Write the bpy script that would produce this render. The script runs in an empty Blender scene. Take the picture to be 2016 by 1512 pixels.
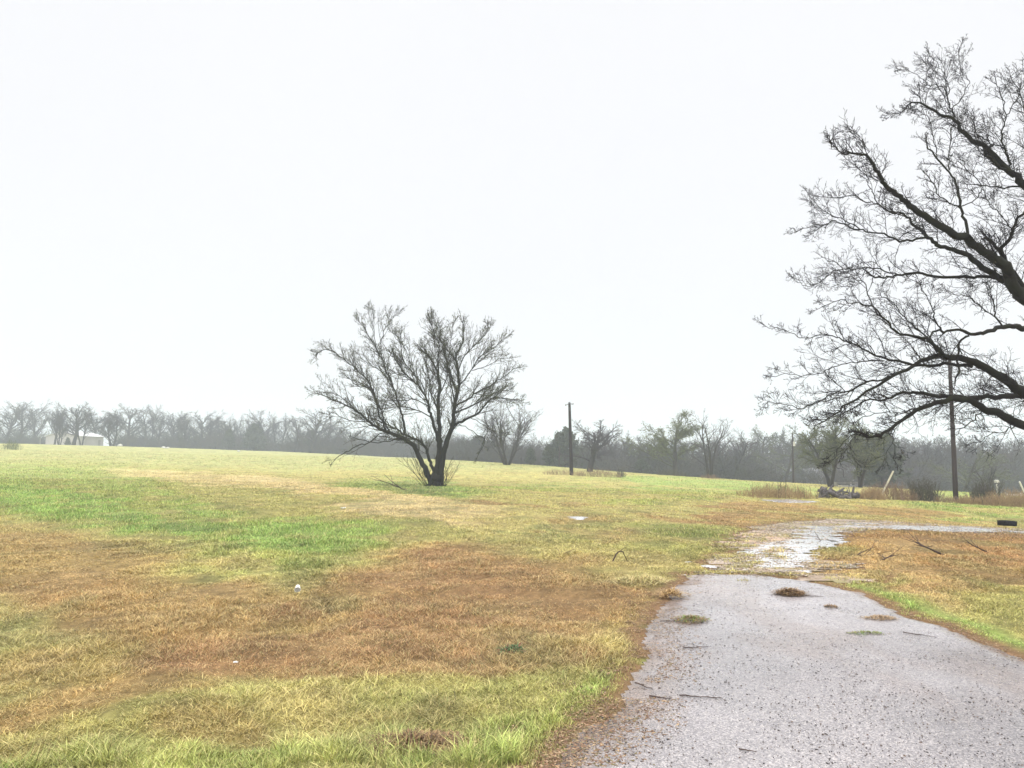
import bpy, math, random
import numpy as np
from mathutils import Vector
R = math.radians
scene = bpy.context.scene
COL = scene.collection

# ---------------------------------------------------------------- camera
F = 1500.0; CX, CY = 1008.0, 756.0; HZ = 890.0; EYE = 1.6
TILT = math.atan((HZ - CY) / F)
cam_d = bpy.data.cameras.new("camera"); cam = bpy.data.objects.new("camera", cam_d); COL.objects.link(cam)
cam_d.sensor_width = 36; cam_d.lens = F / 2016 * 36; cam_d.clip_start = 0.05; cam_d.clip_end = 6000
cam.location = (0, 0, EYE); cam.rotation_euler = (R(90) + TILT, 0, 0)
scene.camera = cam
# ---------------------------------------------------------------- world, sun, exposure
w = bpy.data.worlds.new("World"); scene.world = w; w.use_nodes = True
nt = w.node_tree; nt.nodes.clear()
out = nt.nodes.new("ShaderNodeOutputWorld"); bg = nt.nodes.new("ShaderNodeBackground")
sky = nt.nodes.new("ShaderNodeTexSky"); sky.sky_type = 'NISHITA'; sky.sun_disc = False
sky.sun_elevation = R(48); sky.sun_rotation = R(200); sky.air_density = 1; sky.dust_density = 4
tc = nt.nodes.new("ShaderNodeTexCoord"); sx = nt.nodes.new("ShaderNodeSeparateXYZ")
rmp = nt.nodes.new("ShaderNodeValToRGB")
e = rmp.color_ramp.elements                         # overcast luminance: flat near the horizon, brightest overhead
e[0].position = 0.0; e[0].color = (.765, .765, .80, 1)
e[1].position = 0.55; e[1].color = (.80, .80, .82, 1)
e2 = e.new(1.0); e2.color = (3.5, 3.5, 3.55, 1)
nz = nt.nodes.new("ShaderNodeTexNoise"); nz.inputs["Scale"].default_value = 2.2; nz.inputs["Detail"].default_value = 4
nzm = nt.nodes.new("ShaderNodeMapRange"); nzm.inputs[3].default_value = .975; nzm.inputs[4].default_value = 1.025
sat = nt.nodes.new("ShaderNodeHueSaturation"); sat.inputs["Saturation"].default_value = .25; sat.inputs["Value"].default_value = .1
mul = nt.nodes.new("ShaderNodeVectorMath"); mul.operation = 'SCALE'
mix = nt.nodes.new("ShaderNodeMix"); mix.data_type = 'RGBA'; mix.inputs[0].default_value = .08
L = nt.links.new
L(tc.outputs["Generated"], sx.inputs[0]); L(sx.outputs[2], rmp.inputs[0]); L(tc.outputs["Generated"], nz.inputs["Vector"])
L(nz.outputs[0], nzm.inputs[0]); L(rmp.outputs[0], mul.inputs[0]); L(nzm.outputs[0], mul.inputs["Scale"])
L(sky.outputs[0], sat.inputs["Color"]); L(mul.outputs[0], mix.inputs[6]); L(sat.outputs[0], mix.inputs[7])
L(mix.outputs[2], bg.inputs[0]); bg.inputs[1].default_value = 1.0; L(bg.outputs[0], out.inputs[0])
sun_d = bpy.data.lights.new("sun", 'SUN'); sun = bpy.data.objects.new("sun", sun_d); COL.objects.link(sun)
sun_d.energy = 1.5; sun_d.angle = R(30); sun_d.color = (1, .97, .92); sun.rotation_euler = (R(42), 0, R(-20)); sun.location = (0, 0, 60)
scene.view_settings.view_transform = 'Standard'; scene.view_settings.look = 'None'
scene.view_settings.gamma = 1; scene.view_settings.exposure = 0.34
cy = scene.cycles
cy.use_adaptive_sampling = True; cy.adaptive_threshold = 0.02
cy.use_denoising = True; cy.max_bounces = 5; cy.diffuse_bounces = 2; cy.glossy_bounces = 3
cy.transparent_max_bounces = 8; cy.volume_bounces = 1; cy.caustics_reflective = False; cy.caustics_refractive = False

# ---------------------------------------------------------------- noise + mapping helpers
def _h(ix, iy, s):
    n = (ix.astype(np.int64) * 374761393 + iy.astype(np.int64) * 668265263 + s * 1442695041) & 0x7fffffff
    n = ((n ^ (n >> 13)) * 1274126177) & 0x7fffffff
    return ((n ^ (n >> 16)) & 0xffff) / 65535.0
def vnoise(x, y, s=0):
    x = np.asarray(x, float); y = np.asarray(y, float)
    ix = np.floor(x); iy = np.floor(y); fx = x - ix; fy = y - iy
    fx = fx * fx * (3 - 2 * fx); fy = fy * fy * (3 - 2 * fy)
    a = _h(ix, iy, s); b = _h(ix + 1, iy, s); c = _h(ix, iy + 1, s); d = _h(ix + 1, iy + 1, s)
    return (a * (1 - fx) + b * fx) * (1 - fy) + (c * (1 - fx) + d * fx) * fy
def fbm(x, y, s=0, o=4):
    t = 0; a = .5; n = 0
    for k in range(o):
        t = t + a * vnoise(x * 2 ** k + 17.3 * k, y * 2 ** k - 9.1 * k, s + k); n += a; a *= .5
    return t / n
ST, CT = math.sin(TILT), math.cos(TILT)
def P(px, py, Y):
    """point at distance Y north of the viewpoint"""
    u = (px - CX) / F; v = (CY - py) / F
    k = Y / (CT - v * ST)
    return (u * k, Y, EYE + (ST + v * CT) * k)
def proj(X, Y, Z):
    Yc = np.maximum(Y, .3); z = Z - EYE
    fw = np.maximum(Yc * CT + z * ST, .2); up = -Yc * ST + z * CT
    return CX + F * X / fw, CY - F * up / fw

# ---------------------------------------------------------------- terrain height (thin plate through survey points)
_cp = []
for px, py, Y in [(860, 957, 42), (1124, 935, 80), (1000, 915, 100), (1160, 928, 95), (1335, 937, 105), (1397, 942, 95),
                  (1877, 993, 42), (1983, 1036, 24), (1650, 980, 36), (1632, 958, 70), (1540, 986, 33), (1800, 985, 48), (2016, 1000, 42),
                  (0, 873, 170), (300, 882, 165), (600, 897, 150), (900, 906, 130), (1100, 920, 122), (1250, 932, 118), (1450, 948, 115),
                  (1620, 957, 113), (1800, 967, 112), (2016, 977, 112), (-400, 868, 170), (2400, 985, 110),
                  (0, 925, 60), (400, 930, 62), (250, 900, 100), (1300, 965, 50), (700, 915, 90)]:
    _cp.append(P(px, py, Y))
for x, y, z in [(0, 0, 0), (0, 5, 0), (3, 8, 0), (-6, 8, 0), (8, 9, 0), (-4, 14, 0), (6, 15, -.06), (-14, 20, .02), (0, 24, -.06), (-25, 30, .1), (12, 20, -.38),
                (-20, -20, 0), (20, -20, 0), (-60, 0, .5), (60, 0, -1), (30, 20, -.8), (0, -80, 0),
                (-190, 260, 3.4), (-100, 255, 2.0), (-30, 250, .2), (20, 190, -3), (60, 160, -5), (130, 150, -6), (80, 260, -6),
                (-600, 300, 6), (600, 300, -8), (0, 700, 0), (-700, -600, 2), (700, -600, -4), (0, 1500, 0), (-1500, 0, 5), (1500, 0, -6), (0, -1500, 0)]:
    _cp.append((x, y, z))
_cp = np.array(_cp)
def _U(r2): return .5 * r2 * np.log(r2 + 1e-9)
_n = len(_cp)
_K = _U(((_cp[:, None, :2] - _cp[None, :, :2]) ** 2).sum(-1)) + np.eye(_n) * 30.0
_A = np.zeros((_n + 3, _n + 3)); _A[:_n, :_n] = _K; _A[:_n, _n] = 1; _A[:_n, _n + 1:] = _cp[:, :2]; _A[_n:, :_n] = _A[:_n, _n:].T
_W = np.linalg.solve(_A, np.concatenate([_cp[:, 2], [0, 0, 0]]))
def terr(X, Y):
    X = np.asarray(X, float); Y = np.asarray(Y, float); sh = X.shape
    x = X.ravel(); y = Y.ravel(); o = _W[_n] + _W[_n + 1] * x + _W[_n + 2] * y
    for i in range(_n):
        o = o + _W[i] * _U((x - _cp[i, 0]) ** 2 + (y - _cp[i, 1]) ** 2)
    r = np.hypot(x, y)
    o = o + (fbm(x / 9, y / 9, 5, 3) - .5) * .22 * np.clip((r - 12) / 40, 0, 1)
    return o.reshape(sh)
def tz(x, y): return float(terr(np.array([x]), np.array([y]))[0])
def G(px, py):
    """ground point seen in direction (px, py)"""
    u = (px - CX) / F; v = (CY - py) / F
    kx = u / (CT - v * ST); kz = (ST + v * CT) / (CT - v * ST)
    Ys = np.exp(np.linspace(math.log(2.0), math.log(300), 400))
    d = EYE + kz * Ys - terr(kx * Ys, Ys)
    i = np.argmax(d < 0)
    if d[i] >= 0: i = len(Ys) - 1
    a, b = Ys[max(i - 1, 0)], Ys[i]
    for _ in range(12):
        m = .5 * (a + b)
        if EYE + kz * m - tz(kx * m, m) > 0: a = m
        else: b = m
    return np.array([kx * b, b, tz(kx * b, b)])
def at(px, Y, dz=0.0):
    x = P(px, HZ, Y)[0]
    return (x, Y, tz(x, Y) + dz)

# ---------------------------------------------------------------- objects + materials helpers
def tag(o, label=None, cat=None, group=None, kind=None):
    if label: o["label"] = label
    if cat: o["category"] = cat
    if group: o["group"] = group
    if kind: o["kind"] = kind
    return o
def empty(name, loc, label, cat, group=None, rz=0):
    o = bpy.data.objects.new(name, None); COL.objects.link(o); o.location = loc; o.rotation_euler = (0, 0, rz)
    o.empty_display_size = .2
    return tag(o, label, cat, group)
def mesh_np(name, verts, faces, mat, smooth=False, cols=None):
    """faces: (n,3) or (n,4) int array or list of such arrays"""
    me = bpy.data.meshes.new(name)
    fl = faces if isinstance(faces, list) else [faces]
    fl = [f for f in fl if len(f)]
    verts = np.asarray(verts, np.float32)
    loops = np.concatenate([f.ravel() for f in fl]).astype(np.int32)
    tot = np.concatenate([np.full(len(f), f.shape[1]) for f in fl]).astype(np.int32)
    start = np.concatenate([[0], np.cumsum(tot)[:-1]]).astype(np.int32)
    me.vertices.add(len(verts)); me.vertices.foreach_set("co", verts.ravel())
    me.loops.add(len(loops)); me.loops.foreach_set("vertex_index", loops)
    me.polygons.add(len(tot)); me.polygons.foreach_set("loop_start", start); me.polygons.foreach_set("loop_total", tot)
    me.polygons.foreach_set("use_smooth", np.full(len(tot), smooth))
    if cols is not None:
        a = me.color_attributes.new("Col", 'FLOAT_COLOR', 'POINT')
        c = np.ones((len(verts), 4), np.float32); c[:, :3] = cols; a.data.foreach_set("color", c.ravel())
    me.update(calc_edges=True); me.validate()
    if mat: me.materials.append(mat)
    return me
def link(name, me, parent=None, loc=(0, 0, 0)):
    o = bpy.data.objects.new(name, me); COL.objects.link(o); o.location = loc
    if parent: o.parent = parent
    return o
def srgb(r, g, b):
    f = lambda c: (c / 255 / 12.92) if c <= 10.3 else ((c / 255 + .055) / 1.055) ** 2.4
    return (f(r), f(g), f(b))
def mat(name, col, rough=.85, spec=.3, var=.25, scale=8, col2=None, attr=False, bump=0, metal=0, stretch=None):
    m = bpy.data.materials.new(name); m.use_nodes = True; t = m.node_tree; b = t.nodes["Principled BSDF"]
    b.inputs["Roughness"].default_value = rough; b.inputs["Specular IOR Level"].default_value = spec; b.inputs["Metallic"].default_value = metal
    tcn = t.nodes.new("ShaderNodeTexCoord"); n = t.nodes.new("ShaderNodeTexNoise")
    n.inputs["Scale"].default_value = scale; n.inputs["Detail"].default_value = 5; n.inputs["Roughness"].default_value = .65
    if stretch:
        mp = t.nodes.new("ShaderNodeMapping"); mp.inputs["Scale"].default_value = stretch
        t.links.new(tcn.outputs["Object"], mp.inputs[0]); t.links.new(mp.outputs[0], n.inputs["Vector"])
    else: t.links.new(tcn.outputs["Object"], n.inputs["Vector"])
    mr = t.nodes.new("ShaderNodeMapRange"); mr.inputs[1].default_value = .3; mr.inputs[2].default_value = .7
    t.links.new(n.outputs[0], mr.inputs[0])
    if attr:
        a = t.nodes.new("ShaderNodeAttribute"); a.attribute_name = "Col"
        mr.inputs[3].default_value = 1 - var; mr.inputs[4].default_value = 1 + var
        v = t.nodes.new("ShaderNodeVectorMath"); v.operation = 'SCALE'
        t.links.new(a.outputs["Color"], v.inputs[0]); t.links.new(mr.outputs[0], v.inputs["Scale"]); t.links.new(v.outputs[0], b.inputs["Base Color"])
    else:
        mx = t.nodes.new("ShaderNodeMix"); mx.data_type = 'RGBA'
        c2 = col2 or tuple(c * (1 - var) for c in col)
        mx.inputs[6].default_value = (*c2, 1); mx.inputs[7].default_value = (*[min(1, c * (1 + var * .5)) for c in col], 1)
        t.links.new(mr.outputs[0], mx.inputs[0]); t.links.new(mx.outputs[2], b.inputs["Base Color"])
    if bump:
        bp = t.nodes.new("ShaderNodeBump"); bp.inputs["Strength"].default_value = 1; bp.inputs["Distance"].default_value = bump
        t.links.new(n.outputs[0], bp.inputs["Height"]); t.links.new(bp.outputs[0], b.inputs["Normal"])
    return m

class MB:
    """collects boxes and tubes into one mesh"""
    def __init__(s): s.g = {}; s.v = []; s.f3 = []; s.f4 = []; s.n = 0
    def line(s, pts, rad, sides=3):
        s.g.setdefault((len(pts), sides), []).append((pts, rad))
    def raw(s, v, f):
        v = np.asarray(v, float); f = np.asarray(f, int)
        s.v.append(v); (s.f3 if f.shape[1] == 3 else s.f4).append(f + s.n); s.n += len(v)
    def box(s, c, d, rz=0, tilt=0):
        c = np.array(c, float); h = np.array(d, float) / 2
        v = np.array([[x, y, z] for x in (-1, 1) for y in (-1, 1) for z in (-1, 1)], float) * h
        if tilt: ca, sa = math.cos(tilt), math.sin(tilt); v = np.stack([v[:, 0] * ca + v[:, 2] * sa, v[:, 1], -v[:, 0] * sa + v[:, 2] * ca], 1)
        ca, sa = math.cos(rz), math.sin(rz); v = np.stack([v[:, 0] * ca - v[:, 1] * sa, v[:, 0] * sa + v[:, 1] * ca, v[:, 2]], 1)
        s.raw(v + c, [[0, 1, 3, 2], [4, 6, 7, 5], [0, 4, 5, 1], [2, 3, 7, 6], [0, 2, 6, 4], [1, 5, 7, 3]])
    def flush(s):
        for (n, k), L_ in s.g.items():
            p = np.array([a[0] for a in L_], float); r = np.array([a[1] for a in L_], float)
            t = np.gradient(p, axis=1); t /= np.linalg.norm(t, axis=2, keepdims=True) + 1e-9
            mt = t.mean(1); ax = np.argmin(np.abs(mt), axis=1)
            ref = np.zeros_like(mt); ref[np.arange(len(ax)), ax] = 1
            u = np.cross(t, ref[:, None, :]); u /= np.linalg.norm(u, axis=2, keepdims=True) + 1e-9
            v = np.cross(t, u)
            th = np.arange(k) * 2 * math.pi / k
            ring = p[:, :, None, :] + r[:, :, None, None] * (np.cos(th)[None, None, :, None] * u[:, :, None, :] + np.sin(th)[None, None, :, None] * v[:, :, None, :])
            m = len(p); V = ring.reshape(-1, 3)
            i = np.arange(n - 1)[:, None]; j = np.arange(k)[None, :]; j2 = (j + 1) % k
            q = np.stack([i * k + j, i * k + j2, (i + 1) * k + j2, (i + 1) * k + j], -1).reshape(-1, 4)
            q = (q[None] + (np.arange(m) * n * k)[:, None, None]).reshape(-1, 4)
            s.v.append(V); s.f4.append(q + s.n)
            if k == 3:
                c0 = np.array([[0, 2, 1]]); c1 = np.array([[0, 1, 2]]) + (n - 1) * k
                cc = np.concatenate([c0, c1]); cc = (cc[None] + (np.arange(m) * n * k)[:, None, None]).reshape(-1, 3); s.f3.append(cc + s.n)
            s.n += len(V)
            if k > 3:
                cv = np.concatenate([p[:, 0], p[:, -1]]); b0 = s.n; s.v.append(cv); s.n += len(cv)
                base = b0 - len(V)
                a = np.arange(m)[:, None] * n * k
                j = np.arange(k)[None]; jj = (j + 1) % k
                s.f3.append(np.stack([base + a + jj, base + a + j, np.broadcast_to(b0 + np.arange(m)[:, None], (m, k))], -1).reshape(-1, 3))
                a2 = a + (n - 1) * k
                s.f3.append(np.stack([base + a2 + j, base + a2 + jj, np.broadcast_to(b0 + m + np.arange(m)[:, None], (m, k))], -1).reshape(-1, 3))
        s.g = {}
    def mesh(s, name, m, smooth=False, origin=None, cols=None):
        s.flush(); v = np.concatenate(s.v)
        if origin is not None: v = v - np.array(origin)
        fs = []
        if s.f3: fs.append(np.concatenate(s.f3))
        if s.f4: fs.append(np.concatenate(s.f4))
        return mesh_np(name, v, fs, m, smooth, cols)
    def build(s, name, m, parent=None, smooth=False, loc=(0, 0, 0), origin=None):
        return link(name, s.mesh(name, m, smooth, origin), parent, loc)

# ---------------------------------------------------------------- ground colours
E_ = 1.30                                              # display value / albedo under this sky
def C(r, g, b): return np.array(srgb(r, g, b)) / E_
LIME = C(160, 190, 96); GREEN = C(152, 180, 94); OLIVE = C(172, 168, 96); YEL = C(200, 188, 118); TAN = C(220, 198, 142)
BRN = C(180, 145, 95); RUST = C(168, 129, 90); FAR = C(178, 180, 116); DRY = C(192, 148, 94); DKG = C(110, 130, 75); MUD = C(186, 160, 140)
ZONES = [  # cx, cy, rx, ry, rot, colour, weight
 (1000, 895, 1600, 34, 0, FAR, 1), (500, 1010, 700, 60, 4, OLIVE, .6), (330, 935, 330, 22, 4, OLIVE, .6), (90, 950, 260, 40, 0, GREEN, .6),
 (260, 1012, 380, 46, 8, GREEN, .95), (200, 995, 300, 18, 8, LIME, .4), (480, 1050, 330, 46, 5, GREEN, .8), (600, 1035, 190, 22, 4, LIME, .45), (420, 1085, 200, 26, 3, LIME, .3),
 (440, 946, 240, 11, 5, TAN, .8), (700, 978, 220, 15, 10, TAN, .9), (900, 1015, 190, 17, 15, TAN, .85), (1100, 1062, 190, 24, 17, YEL, .9), (1250, 1010, 220, 22, 4, YEL, .6),
 (250, 985, 200, 14, 10, BRN, .35),
 (40, 1110, 230, 66, 5, BRN, .75), (260, 1180, 330, 62, 3, BRN, .85), (330, 1262, 380, 66, -2, BRN, .8), (150, 1260, 200, 60, 0, OLIVE, .35),
 (900, 1170, 360, 70, 0, BRN, .9), (960, 1150, 260, 48, 2, RUST, .75), (640, 1245, 330, 55, -3, RUST, .85), (800, 1300, 280, 45, 0, RUST, .8), (480, 1280, 240, 36, 0, RUST, .6),
 (240, 1360, 300, 40, -6, BRN, .8), (280, 1440, 130, 50, 0, BRN, .55), (620, 1420, 460, 56, 0, OLIVE, .8), (560, 1490, 400, 50, 0, GREEN, .5), (470, 1420, 110, 36, 0, BRN, .5),
 (800, 960, 150, 15, 4, GREEN, .8), (820, 966, 90, 7, 6, DKG, .7), (985, 1003, 80, 9, 4, RUST, .7), (1140, 1040, 100, 10, 6, BRN, .6), (1120, 1057, 60, 5, 3, DKG, .5), (1150, 995, 60, 5, 0, RUST, .5),  # dark green ellipse at the field tree's foot: the tree's shade, painted in
 (1080, 960, 120, 5, 3, LIME, .6), (1400, 955, 260, 11, 3, GREEN, .8), (1300, 975, 170, 8, 2, LIME, .35), (1500, 1014, 240, 13, 1, BRN, .85), (1350, 1010, 130, 12, 3, RUST, .35), (1560, 998, 300, 7, 1, YEL, .8), (1700, 1012, 250, 9, 3, DRY, .7),
 (1330, 1075, 110, 40, 0, OLIVE, .9), (1380, 1050, 120, 18, 0, GREEN, .25), (1250, 1150, 80, 60, 0, YEL, .5),
 (1130, 1390, 100, 70, -30, LIME, .85), (1200, 1265, 55, 80, 0, LIME, .8), (1000, 1380, 150, 50, 0, OLIVE, .7),
 (940, 1480, 130, 60, 0, LIME, .95), (700, 1470, 160, 40, 0, GREEN, .7), (820, 1475, 75, 22, 0, BRN, .75), (60, 1460, 120, 60, 10, LIME, .85), (20, 1400, 70, 40, 0, LIME, .4),
 (1860, 1095, 260, 60, 2, DRY, .97), (1900, 1062, 200, 13, 1, RUST, .9), (1760, 1120, 110, 40, 10, TAN, .3), (1960, 1110, 130, 26, 0, RUST, .45), (1950, 1185, 130, 50, 10, OLIVE, .75), (1700, 1140, 80, 20, 20, OLIVE, .6),
 (1790, 1190, 120, 9, 24, LIME, .8), (1930, 1255, 140, 11, 27, LIME, .95), (1890, 1005, 170, 7, 3, GREEN, .85), (1950, 1015, 150, 6, 3, YEL, .6), (1950, 975, 120, 12, 0, GREEN, .7),
]
def ground_col(X, Y, Z):
    px, py = proj(X, Y, Z)
    bad = Y < 1.2
    r = np.hypot(X, Y)
    s1 = np.clip(r / 12, .5, 8)
    wx = (fbm(X / (1.3), Y / (1.6), 11, 4) - .5); wy = (fbm(X / 1.4, Y / 1.7, 21, 4) - .5)
    wxl = (fbm(X / 5, Y / 7, 31, 3) - .5); wyl = (fbm(X / 5, Y / 7, 41, 3) - .5)
    sc = 1.0 / np.maximum(r, 3)
    px = px + F * sc * (wx * 1.6 + wxl * 3.2); hgt = np.clip((py - 885) / 620, .02, 1)
    py = py + 190 * hgt * (wy * 1.1 + wyl * 1.4)
    base = YEL * .55 + OLIVE * .45
    c = np.broadcast_to(base, X.shape + (3,)).copy()
    for cx, cy_, rx, ry, rot, col, wt in ZONES:
        a = math.radians(rot); dx = px - cx; dy = py - cy_
        u = (dx * math.cos(a) + dy * math.sin(a)) / rx; v = (-dx * math.sin(a) + dy * math.cos(a)) / ry
        d = np.sqrt(u * u + v * v)
        al = np.clip((1.25 - d) / .6, 0, 1); al = al * al * (3 - 2 * al) * wt
        al = np.where(bad, 0, al)
        c = c * (1 - al[..., None]) + col * al[..., None]
    # mottling that belongs to the sward itself: dry thatch, moss-green tufts
    m = fbm(X / .35, Y / .45, 51, 3); m2 = fbm(X / .9, Y / 1.6, 61, 3); m3 = fbm(X / 3, Y / 6, 71, 3)
    dk = np.clip((m2 - .56) * 6, 0, 1)[..., None] * .36
    gt = np.clip((fbm(X / .7, Y / 1.1, 67, 3) - .55) * 7, 0, 1)[..., None] * .35; c = c * (1 - gt) + (TAN * .35 + BRN * .65) * gt
    c = c * (1 - dk) + DKG * .8 * dk
    br = np.clip((m3 - .55) * 5, 0, 1)[..., None] * .25
    c = c * (1 - br) + (BRN * .5 + OLIVE * .5) * br
    c = c * (0.66 + .68 * m)[..., None] * (.86 + .28 * fbm(X / .16, Y / .22, 53, 2))[..., None]
    return c

# ---------------------------------------------------------------- road outlines (ground points)
def poly(pts): return np.array([G(*p)[:2] for p in pts])
ROAD = poly([(960, 1640), (1075, 1508), (1130, 1450), (1200, 1400), (1240, 1335), (1272, 1290), (1262, 1240), (1296, 1205), (1325, 1160), (1375, 1132), (1480, 1132), (1600, 1142),
             (1680, 1165), (1745, 1190), (1800, 1218), (1860, 1232), (1920, 1262), (2020, 1306), (2200, 1370), (2600, 1560), (2700, 1800), (1900, 1900), (1000, 1900)])
TRACK = poly([(1360, 1136), (1420, 1100), (1450, 1070), (1475, 1043), (1540, 1029), (1640, 1022), (1760, 1027), (1900, 1036), (2040, 1043), (2400, 1062), (2400, 1085), (2020, 1052), (1900, 1049),
              (1760, 1042), (1670, 1045), (1650, 1062), (1625, 1090), (1600, 1110), (1640, 1142), (1560, 1137), (1480, 1135), (1370, 1136)])
PUD = [poly(p) for p in (
    [(1545, 1062), (1590, 1043), (1640, 1038), (1700, 1034), (1690, 1041), (1655, 1048), (1645, 1065), (1612, 1085), (1600, 1101), (1560, 1108), (1530, 1104), (1550, 1090), (1555, 1075)],
    [(1462, 1090), (1490, 1075), (1520, 1069), (1535, 1074), (1520, 1082), (1490, 1090)],
    [(1368, 1108), (1400, 1107), (1440, 1117), (1500, 1118), (1560, 1120), (1620, 1124), (1600, 1132), (1540, 1128), (1480, 1128), (1420, 1127), (1385, 1122)],
    [(1470, 1100), (1500, 1096), (1540, 1098), (1535, 1105), (1490, 1106)],
    [(1700, 1036), (1800, 1037), (1890, 1039), (1960, 1043), (1950, 1047), (1860, 1046), (1780, 1042)],
    [(1980, 1046), (2040, 1048), (2100, 1052), (2040, 1053)],
    [(1505, 984), (1560, 984), (1605, 988), (1580, 990), (1535, 989)],
    [(1120, 1019), (1138, 1017), (1152, 1019), (1140, 1022)])]
def inside(poly_, X, Y):
    c = np.zeros(X.shape, bool); n = len(poly_); j = n - 1
    for i in range(n):
        xi, yi = poly_[i]; xj, yj = poly_[j]
        cond = ((yi > Y) != (yj > Y)) & (X < (xj - xi) * (Y - yi) / (yj - yi + 1e-12) + xi)
        c ^= cond; j = i
    return c
def edge_dist(poly_, X, Y):
    d = np.full(X.shape, 1e9); n = len(poly_)
    for i in range(n):
        a = poly_[i]; b = poly_[(i + 1) % n]; ab = b - a; l2 = (ab ** 2).sum() + 1e-12
        t = np.clip(((X - a[0]) * ab[0] + (Y - a[1]) * ab[1]) / l2, 0, 1)
        d = np.minimum(d, np.hypot(X - a[0] - t * ab[0], Y - a[1] - t * ab[1]))
    return d
def sdist(poly_, X, Y):
    d = edge_dist(poly_, X, Y); return np.where(inside(poly_, X, Y), d, -d)
def track_s(X, Y): return sdist(TRACK, X, Y) + (fbm(X / 1.6, Y / .8, 93, 4) - .47) * 1.9 * np.clip((18 - Y) / 6, .35, 1) + (fbm(X / .42, Y / .10, 96, 3) - .5) * .75
def rag(X, Y, a): return (fbm(X / .6, Y / .2, 99, 3) - .5) * .6 * np.clip((np.asarray(Y) - 7.5) / 3, 0, 1) + (fbm(X / .5, Y / .5, 91, 4) - .5) * 2 * a + (fbm(X / .12, Y / .12, 95, 2) - .5) * a

def pud_s(i, X, Y):
    p = PUD[i]; c = p.mean(0); k = (1, 1, .6, .8, .8, .8, .5, .4)[i]; sh = -.22 if i == 2 else 0
    return sdist(c + (p - c) * 1.18, X, Y) + .04 + sh + ((fbm(X / .9, Y / .7, 97, 4) - .5) * 1.1 + (fbm(X / .5, Y / .11, 98, 3) - .5) * .9) * k
def verge(X, Y, sd):
    return np.clip(1 - np.abs(sd + .26) / .26, 0, 1) * (X > Y * .38) * np.clip((10.5 - Y) / 2, 0, 1) * np.clip(fbm(X / .5, Y / .7, 87, 3) * 2 - .25, 0, .8)
def terrain():
    ang = np.concatenate([np.linspace(-48, 48, 700), np.linspace(48, 312, 150)[1:-1]])
    ang = np.radians(ang); na = len(ang)
    r = np.exp(np.linspace(math.log(.6), math.log(1900), 560)); nr = len(r)
    A, Rr = np.meshgrid(ang, r)
    X = Rr * np.sin(A); Y = Rr * np.cos(A); Z = terr(X, Y)
    Zc = Z.copy()
    near = np.clip(1 - Rr / 60, 0, 1)
    sd = np.maximum(sdist(ROAD, X, Y), track_s(X, Y)); sdp = sd
    for i in range(len(PUD)): sdp = np.maximum(sdp, pud_s(i, X, Y))
    off = np.clip(-sdp / .35, 0, 1)
    Z = Z + (fbm(X / .5, Y / .5, 3, 4) - .5) * .09 * near * off + off * .015 * near
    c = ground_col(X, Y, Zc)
    vg = verge(X, Y, sd)[..., None]; c = c * (1 - vg) + LIME * vg
    # between the blades the wet thatch and soil are darker than the sward itself
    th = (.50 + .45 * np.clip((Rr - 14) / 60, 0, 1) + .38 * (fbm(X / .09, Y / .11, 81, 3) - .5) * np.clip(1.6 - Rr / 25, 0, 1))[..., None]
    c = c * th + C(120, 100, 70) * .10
    # bare trodden soil next to the road
    so = (np.clip(1.6 - np.abs(sd) / .16, 0, 1) * np.clip((fbm(X / .3, Y / .3, 8, 3) - .15) * 5, 0, 1))[..., None] * .92
    c = c * (1 - so) + C(128, 98, 72) * so
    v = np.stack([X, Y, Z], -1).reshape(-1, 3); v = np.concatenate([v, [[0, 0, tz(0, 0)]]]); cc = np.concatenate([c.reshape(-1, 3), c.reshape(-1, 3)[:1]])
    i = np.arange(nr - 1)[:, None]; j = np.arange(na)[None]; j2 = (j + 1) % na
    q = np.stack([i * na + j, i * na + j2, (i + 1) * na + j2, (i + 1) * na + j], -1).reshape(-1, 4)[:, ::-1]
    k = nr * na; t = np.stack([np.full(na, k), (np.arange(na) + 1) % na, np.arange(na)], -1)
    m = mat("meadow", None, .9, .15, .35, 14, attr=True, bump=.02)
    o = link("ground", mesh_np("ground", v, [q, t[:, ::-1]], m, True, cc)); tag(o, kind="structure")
terrain()

def sheet(name, poly_, dz, step, m, rg, colf=None, stepy=None, sf=None):
    """a ragged-edged sheet draped on the ground"""
    x0, y0 = poly_.min(0) - .3; x1, y1 = poly_.max(0) + .3; stepy = stepy or step
    xs = np.arange(x0, x1, step); ys = np.arange(y0, y1, stepy); X, Y = np.meshgrid(xs, ys)
    s = sf(X, Y) if sf else sdist(poly_, X, Y) + rag(X, Y, rg)
    # crown: road sheet sinks below the ground a little outside its edge
    Z = terr(X, Y) + np.clip(s * .12, -.004, dz)
    keep = s > 0
    idx = np.arange(X.size).reshape(X.shape)
    kq = keep[:-1, :-1] & keep[1:, :-1] & keep[:-1, 1:] & keep[1:, 1:]
    q = np.stack([idx[:-1, :-1], idx[:-1, 1:], idx[1:, 1:], idx[1:, :-1]], -1)[kq]
    u, inv = np.unique(q, return_inverse=True); v = np.stack([X, Y, Z], -1).reshape(-1, 3)[u]
    cols = colf(v) if colf else None
    return link(name, mesh_np(name, v, inv.reshape(-1, 4), m, True, cols))

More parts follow.
